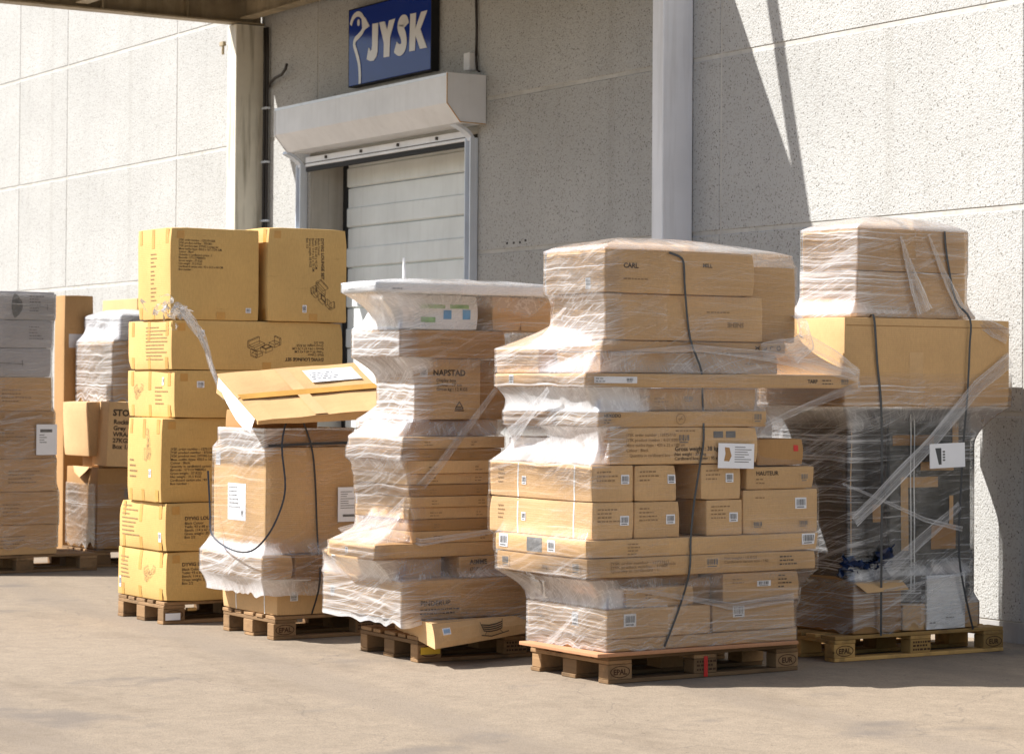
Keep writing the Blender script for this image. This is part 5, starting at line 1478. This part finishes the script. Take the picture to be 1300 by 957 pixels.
fG.ribbon([Vector((-11.30, 8.72, 0.50)), Vector((-11.30, 8.95, 0.66)), Vector((-11.31, 9.25, 0.86))], 0.09, 0.05, 0.35)
for p, w in (((8.68, 0.40), 1), ):
    fG.ribbon([Vector((-11.31, 8.70, 0.39)), Vector((-11.30, 8.98, 0.43)), Vector((-11.31, 9.30, 0.47))], 0.014, 0.02, 0.6)
SG1 = [(8.63, 1.930), (8.654, 1.677), (8.683, 1.435)]
strap([Vector((-11.36, 8.63, 1.934))] + [Vector((-11.318, y, z)) for y, z in SG1] + [Vector((-11.315, 8.688, 1.056)), Vector((-11.322, 8.693, 0.612)), Vector((-11.335, 8.701, 0.135))], 'left black strap over the big wide carton against the wall', w=0.015)
strap([fGt.at_y(9.176, 2.44, 0.004), fGt.at_y(9.194, 2.30, 0.006), fGt.at_y(9.26, 2.05, 0.010), Vector((-11.312, 9.325, 1.935)), Vector((-11.308, 9.32, 1.775)), Vector((-11.306, 9.303, 1.50)), Vector((-11.31, 9.275, 1.183)), Vector((-11.315, 9.25, 0.639)), Vector((-11.32, 9.291, 0.387)), Vector((-11.33, 9.371, 0.138))], 'right black strap curving from the top boxes down to the fresh pallet', w=0.014)
mm = MB(); mm.box(-0.001, 0.001, -0.13, 0.13, -0.07, 0.07)
o = part('delivery_note', mm, 'paper', fG.o, Vector((-11.295, 9.147, 1.148)) - fG.o.location, label='torn white note with a black patch, stuck on the film')
o.rotation_euler = (0.03, 0, 0)
mm = MB(); mm.face([(0.0015, -0.09, 0.045), (0.0015, -0.045, 0.045), (0.0015, -0.045, -0.05), (0.0015, -0.065, -0.05)])
part('torn_patch', mm, 'strap_black', o)
mm = MB()
for r_ in range(4):
    mm.box(0.0012, 0.0018, -0.035, -0.018, -0.03 + r_ * 0.016, -0.02 + r_ * 0.016)
part('label_print', mm, 'print_grey', o)

# ------------------------------------------------------------------ A: far left stack
GA = 'cartons of the far left wrapped stack'
def seat_print(c, u, v, k):
    pts = [(u + k * (0.06 * math.cos(t) * (1 + 0.25 * math.cos(2 * t)) - 0.03 * math.sin(t) ** 2), v + k * 0.16 * math.sin(t)) for t in np.linspace(0, 6.283, 17)]
    c.place('printed_drawing', [(pts[:-1], 0)], ['print_grey'], 'x')
    c.strokes('x', [[(u + 0.03, v), (u + 0.42 * k, v - 0.01)], [(u + 0.40 * k, v - 0.03), (u + 0.40 * k, v + 0.02)]], 0.006, 'print_grey')
AX = -20.5
for i, (a, b, ly, nm) in enumerate(((0.148, 0.39, .85, 'bottom brown carton of the far left stack'), (0.392, 0.66, .86, 'second brown carton from below in the far left stack'), (0.662, 0.93, .845, 'third brown carton from below in the far left stack, below the shipping note'), (0.932, 1.318, .83, 'tall brown carton behind the shipping note in the far left stack'), (1.32, 1.594, .81, 'brown carton directly under the three grey ones in the far left stack'))):
    c = Carton(AX, 6.345 - 0.004 * i, a, b, 0.83, ly, 'kraft', nm, GA, 0.003, seed=100 + i)
    c.lines('x', 0.35 + 0.05 * (i % 3), (b - a) * 0.6, 0.25, 4, 0.03, 'ink_soft', i)
    if i == 0: aparts = []
    aparts.append(c)
for i, (a, b, ly, nm) in enumerate(((1.597, 1.830, .805, 'lowest of the three grey cartons with a seat print at the far left'), (1.833, 2.060, .813, 'middle one of the three grey cartons at the far left, without a drawing'), (2.063, 2.295, .833, 'topmost of the three grey cartons at the far left'))):
    c = Carton(AX, 6.325, a, b, 0.834, ly, 'grey_card', nm, GA, 0.004, seed=110 + i)
    if i != 1:
        seat_print(c, 0.32 if i == 0 else 0.52, 0.115, 0.62)
        c.lines('x', 0.62 if i == 2 else 0.12, 0.19, 0.12, 6, 0.024, 'print_grey', i)
    else:
        c.lines('x', 0.62, 0.17, 0.12, 5, 0.024, 'print_grey', 7)
    aparts.append(c)
fA = Film('hazy stretch film round the far left stack of grey and brown cartons', fparts(*aparts), (-20.92, 6.75), 0.20, 2.28, [(0.2, .4), (2.3, .4)], [(0.2, 0.32), (1.0, 0.36), (1.6, 0.22), (2.28, 0.26)], 0.16, None, nt=160, dz=0.025, seed=31)
fA.ribbon([fA.at_y(6.4, 1.05, 0.02), fA.at_y(6.7, 1.22, 0.03), fA.at_y(7.05, 1.28, 0.02)], 0.04, 0.02, 0.4)
mm = MB(); mm.box(-0.001, 0.001, -0.085, 0.085, -0.125, 0.125)
o = part('shipping_note', mm, 'paper', fA.o, fA.at_y(7.09, 1.085, 0.02) - fA.o.location, label='white shipping note stuck on the film')
mm = MB(); mm.box(0.0012, 0.0018, -0.055, 0.045, 0.06, 0.085)
for r_ in range(4): mm.box(0.0012, 0.0018, -0.06, -0.02 + 0.02 * (r_ % 2), 0.035 - r_ * 0.02, 0.041 - r_ * 0.02)
part('label_print', mm, 'print_grey', o)

# ------------------------------------------------------------------ B: stack behind
GB = 'cartons of the shaded stack behind the yellow one'
b4 = Carton(-20.80, 7.640, 0.150, 0.835, 0.74, 0.60, 'kraft_dark', 'large dark wrapped carton with a torn top at the bottom of the shaded stack', GB, 0.006, seed=121)
b4.barcode('x', 0.22, 0.40, 0.12, 0.13, mat='kraft_dark')
mm = MB(); mm.face([(0.235, -0.30, 0.69), (0.235, 0.02, 0.69), (0.27, -0.06, 0.60), (0.262, -0.16, 0.52), (0.268, -0.22, 0.60)]); mm.face([(-0.2, -0.305, 0.69), (0.22, -0.305, 0.69), (0.10, -0.36, 0.60), (-0.05, -0.35, 0.64)])
part('flap', mm, 'kraft', b4.o)
b3 = Carton(-20.74, 7.69, 0.838, 1.385, 0.34, 0.50, 'kraft', 'boldly printed carton leaning in the gap beside the yellow stack', GB, 0.004, seed=122, tilt=(-0.05, 0))
b3.text('x', 0.035, 0.43, 'STOCK 160', 0.075, 0.003); b3.text('x', 0.045, 0.36, 'Rockinger\nGrey\nWRAA 04\n27KGS\nBox 1/2', 0.052, 0.0018, space=1.0)
b2 = Carton(-20.97, 7.63, 0.93, 1.392, 0.62, 0.11, 'kraft', 'half open tan carton catching the sun below the white wrapped package', GB, 0.006, seed=123, tilt=(0.04, 0))
b2b = Carton(-20.83, 7.70, 0.837, 0.925, 0.5, 0.05, 'kraft_dark', 'narrow dark carton under the half open tan one', GB, 0.001, seed=124)
b6 = Carton(-20.80, 7.765, 1.395, 1.913, 0.86, 0.52, 'kraft', 'film wrapped carton in the upper half of the shaded stack', GB, 0.005, seed=125)
b7 = Carton(-20.80, 7.830, 1.916, 2.122, 0.86, 0.52, 'grey_card', 'grey carton on top of the shaded stack, under bright white film', GB, 0.004, seed=126)
fB = Film('bright white film pulled over the upper cartons of the shaded stack', fparts(b6, b7), (-21.23, 8.03), 1.385, 2.126, [(1.385, 0.9), (1.7, 0.8), (1.88, 0.9), (1.95, 2.2), (2.13, 2.2)], [(1.385, .3), (1.9, .25), (2.13, .4)], 0.14, 0.06, nt=180, dz=0.02, seed=41, ragged=0.03)
fB2 = Film('thin film round the dark torn carton at the foot of the shaded stack', fparts(b4), (-21.17, 7.94), 0.17, 0.70, [(0.17, .35), (.7, .2)], [(0.17, .3), (.7, .1)], 0.14, None, nt=140, dz=0.025, seed=42, ragged=0.02)
a9 = Carton(-21.72, 7.670, 0.0, 2.318, 0.25, 0.26, 'kraft_dark', 'tall narrow carton standing between the grey cartons and the white film package', GB, 0.004, seed=127)
a9.rect('pale_label', 'x', 0.04, 1.86, 0.17, 0.12, 'grey_card')
Carton(-24.0, 9.20, 0.0, 2.39, 0.95, 0.40, 'kraft_orange', 'very tall tan carton against the sunlit wall behind the white film package', None, 0.006, seed=128)
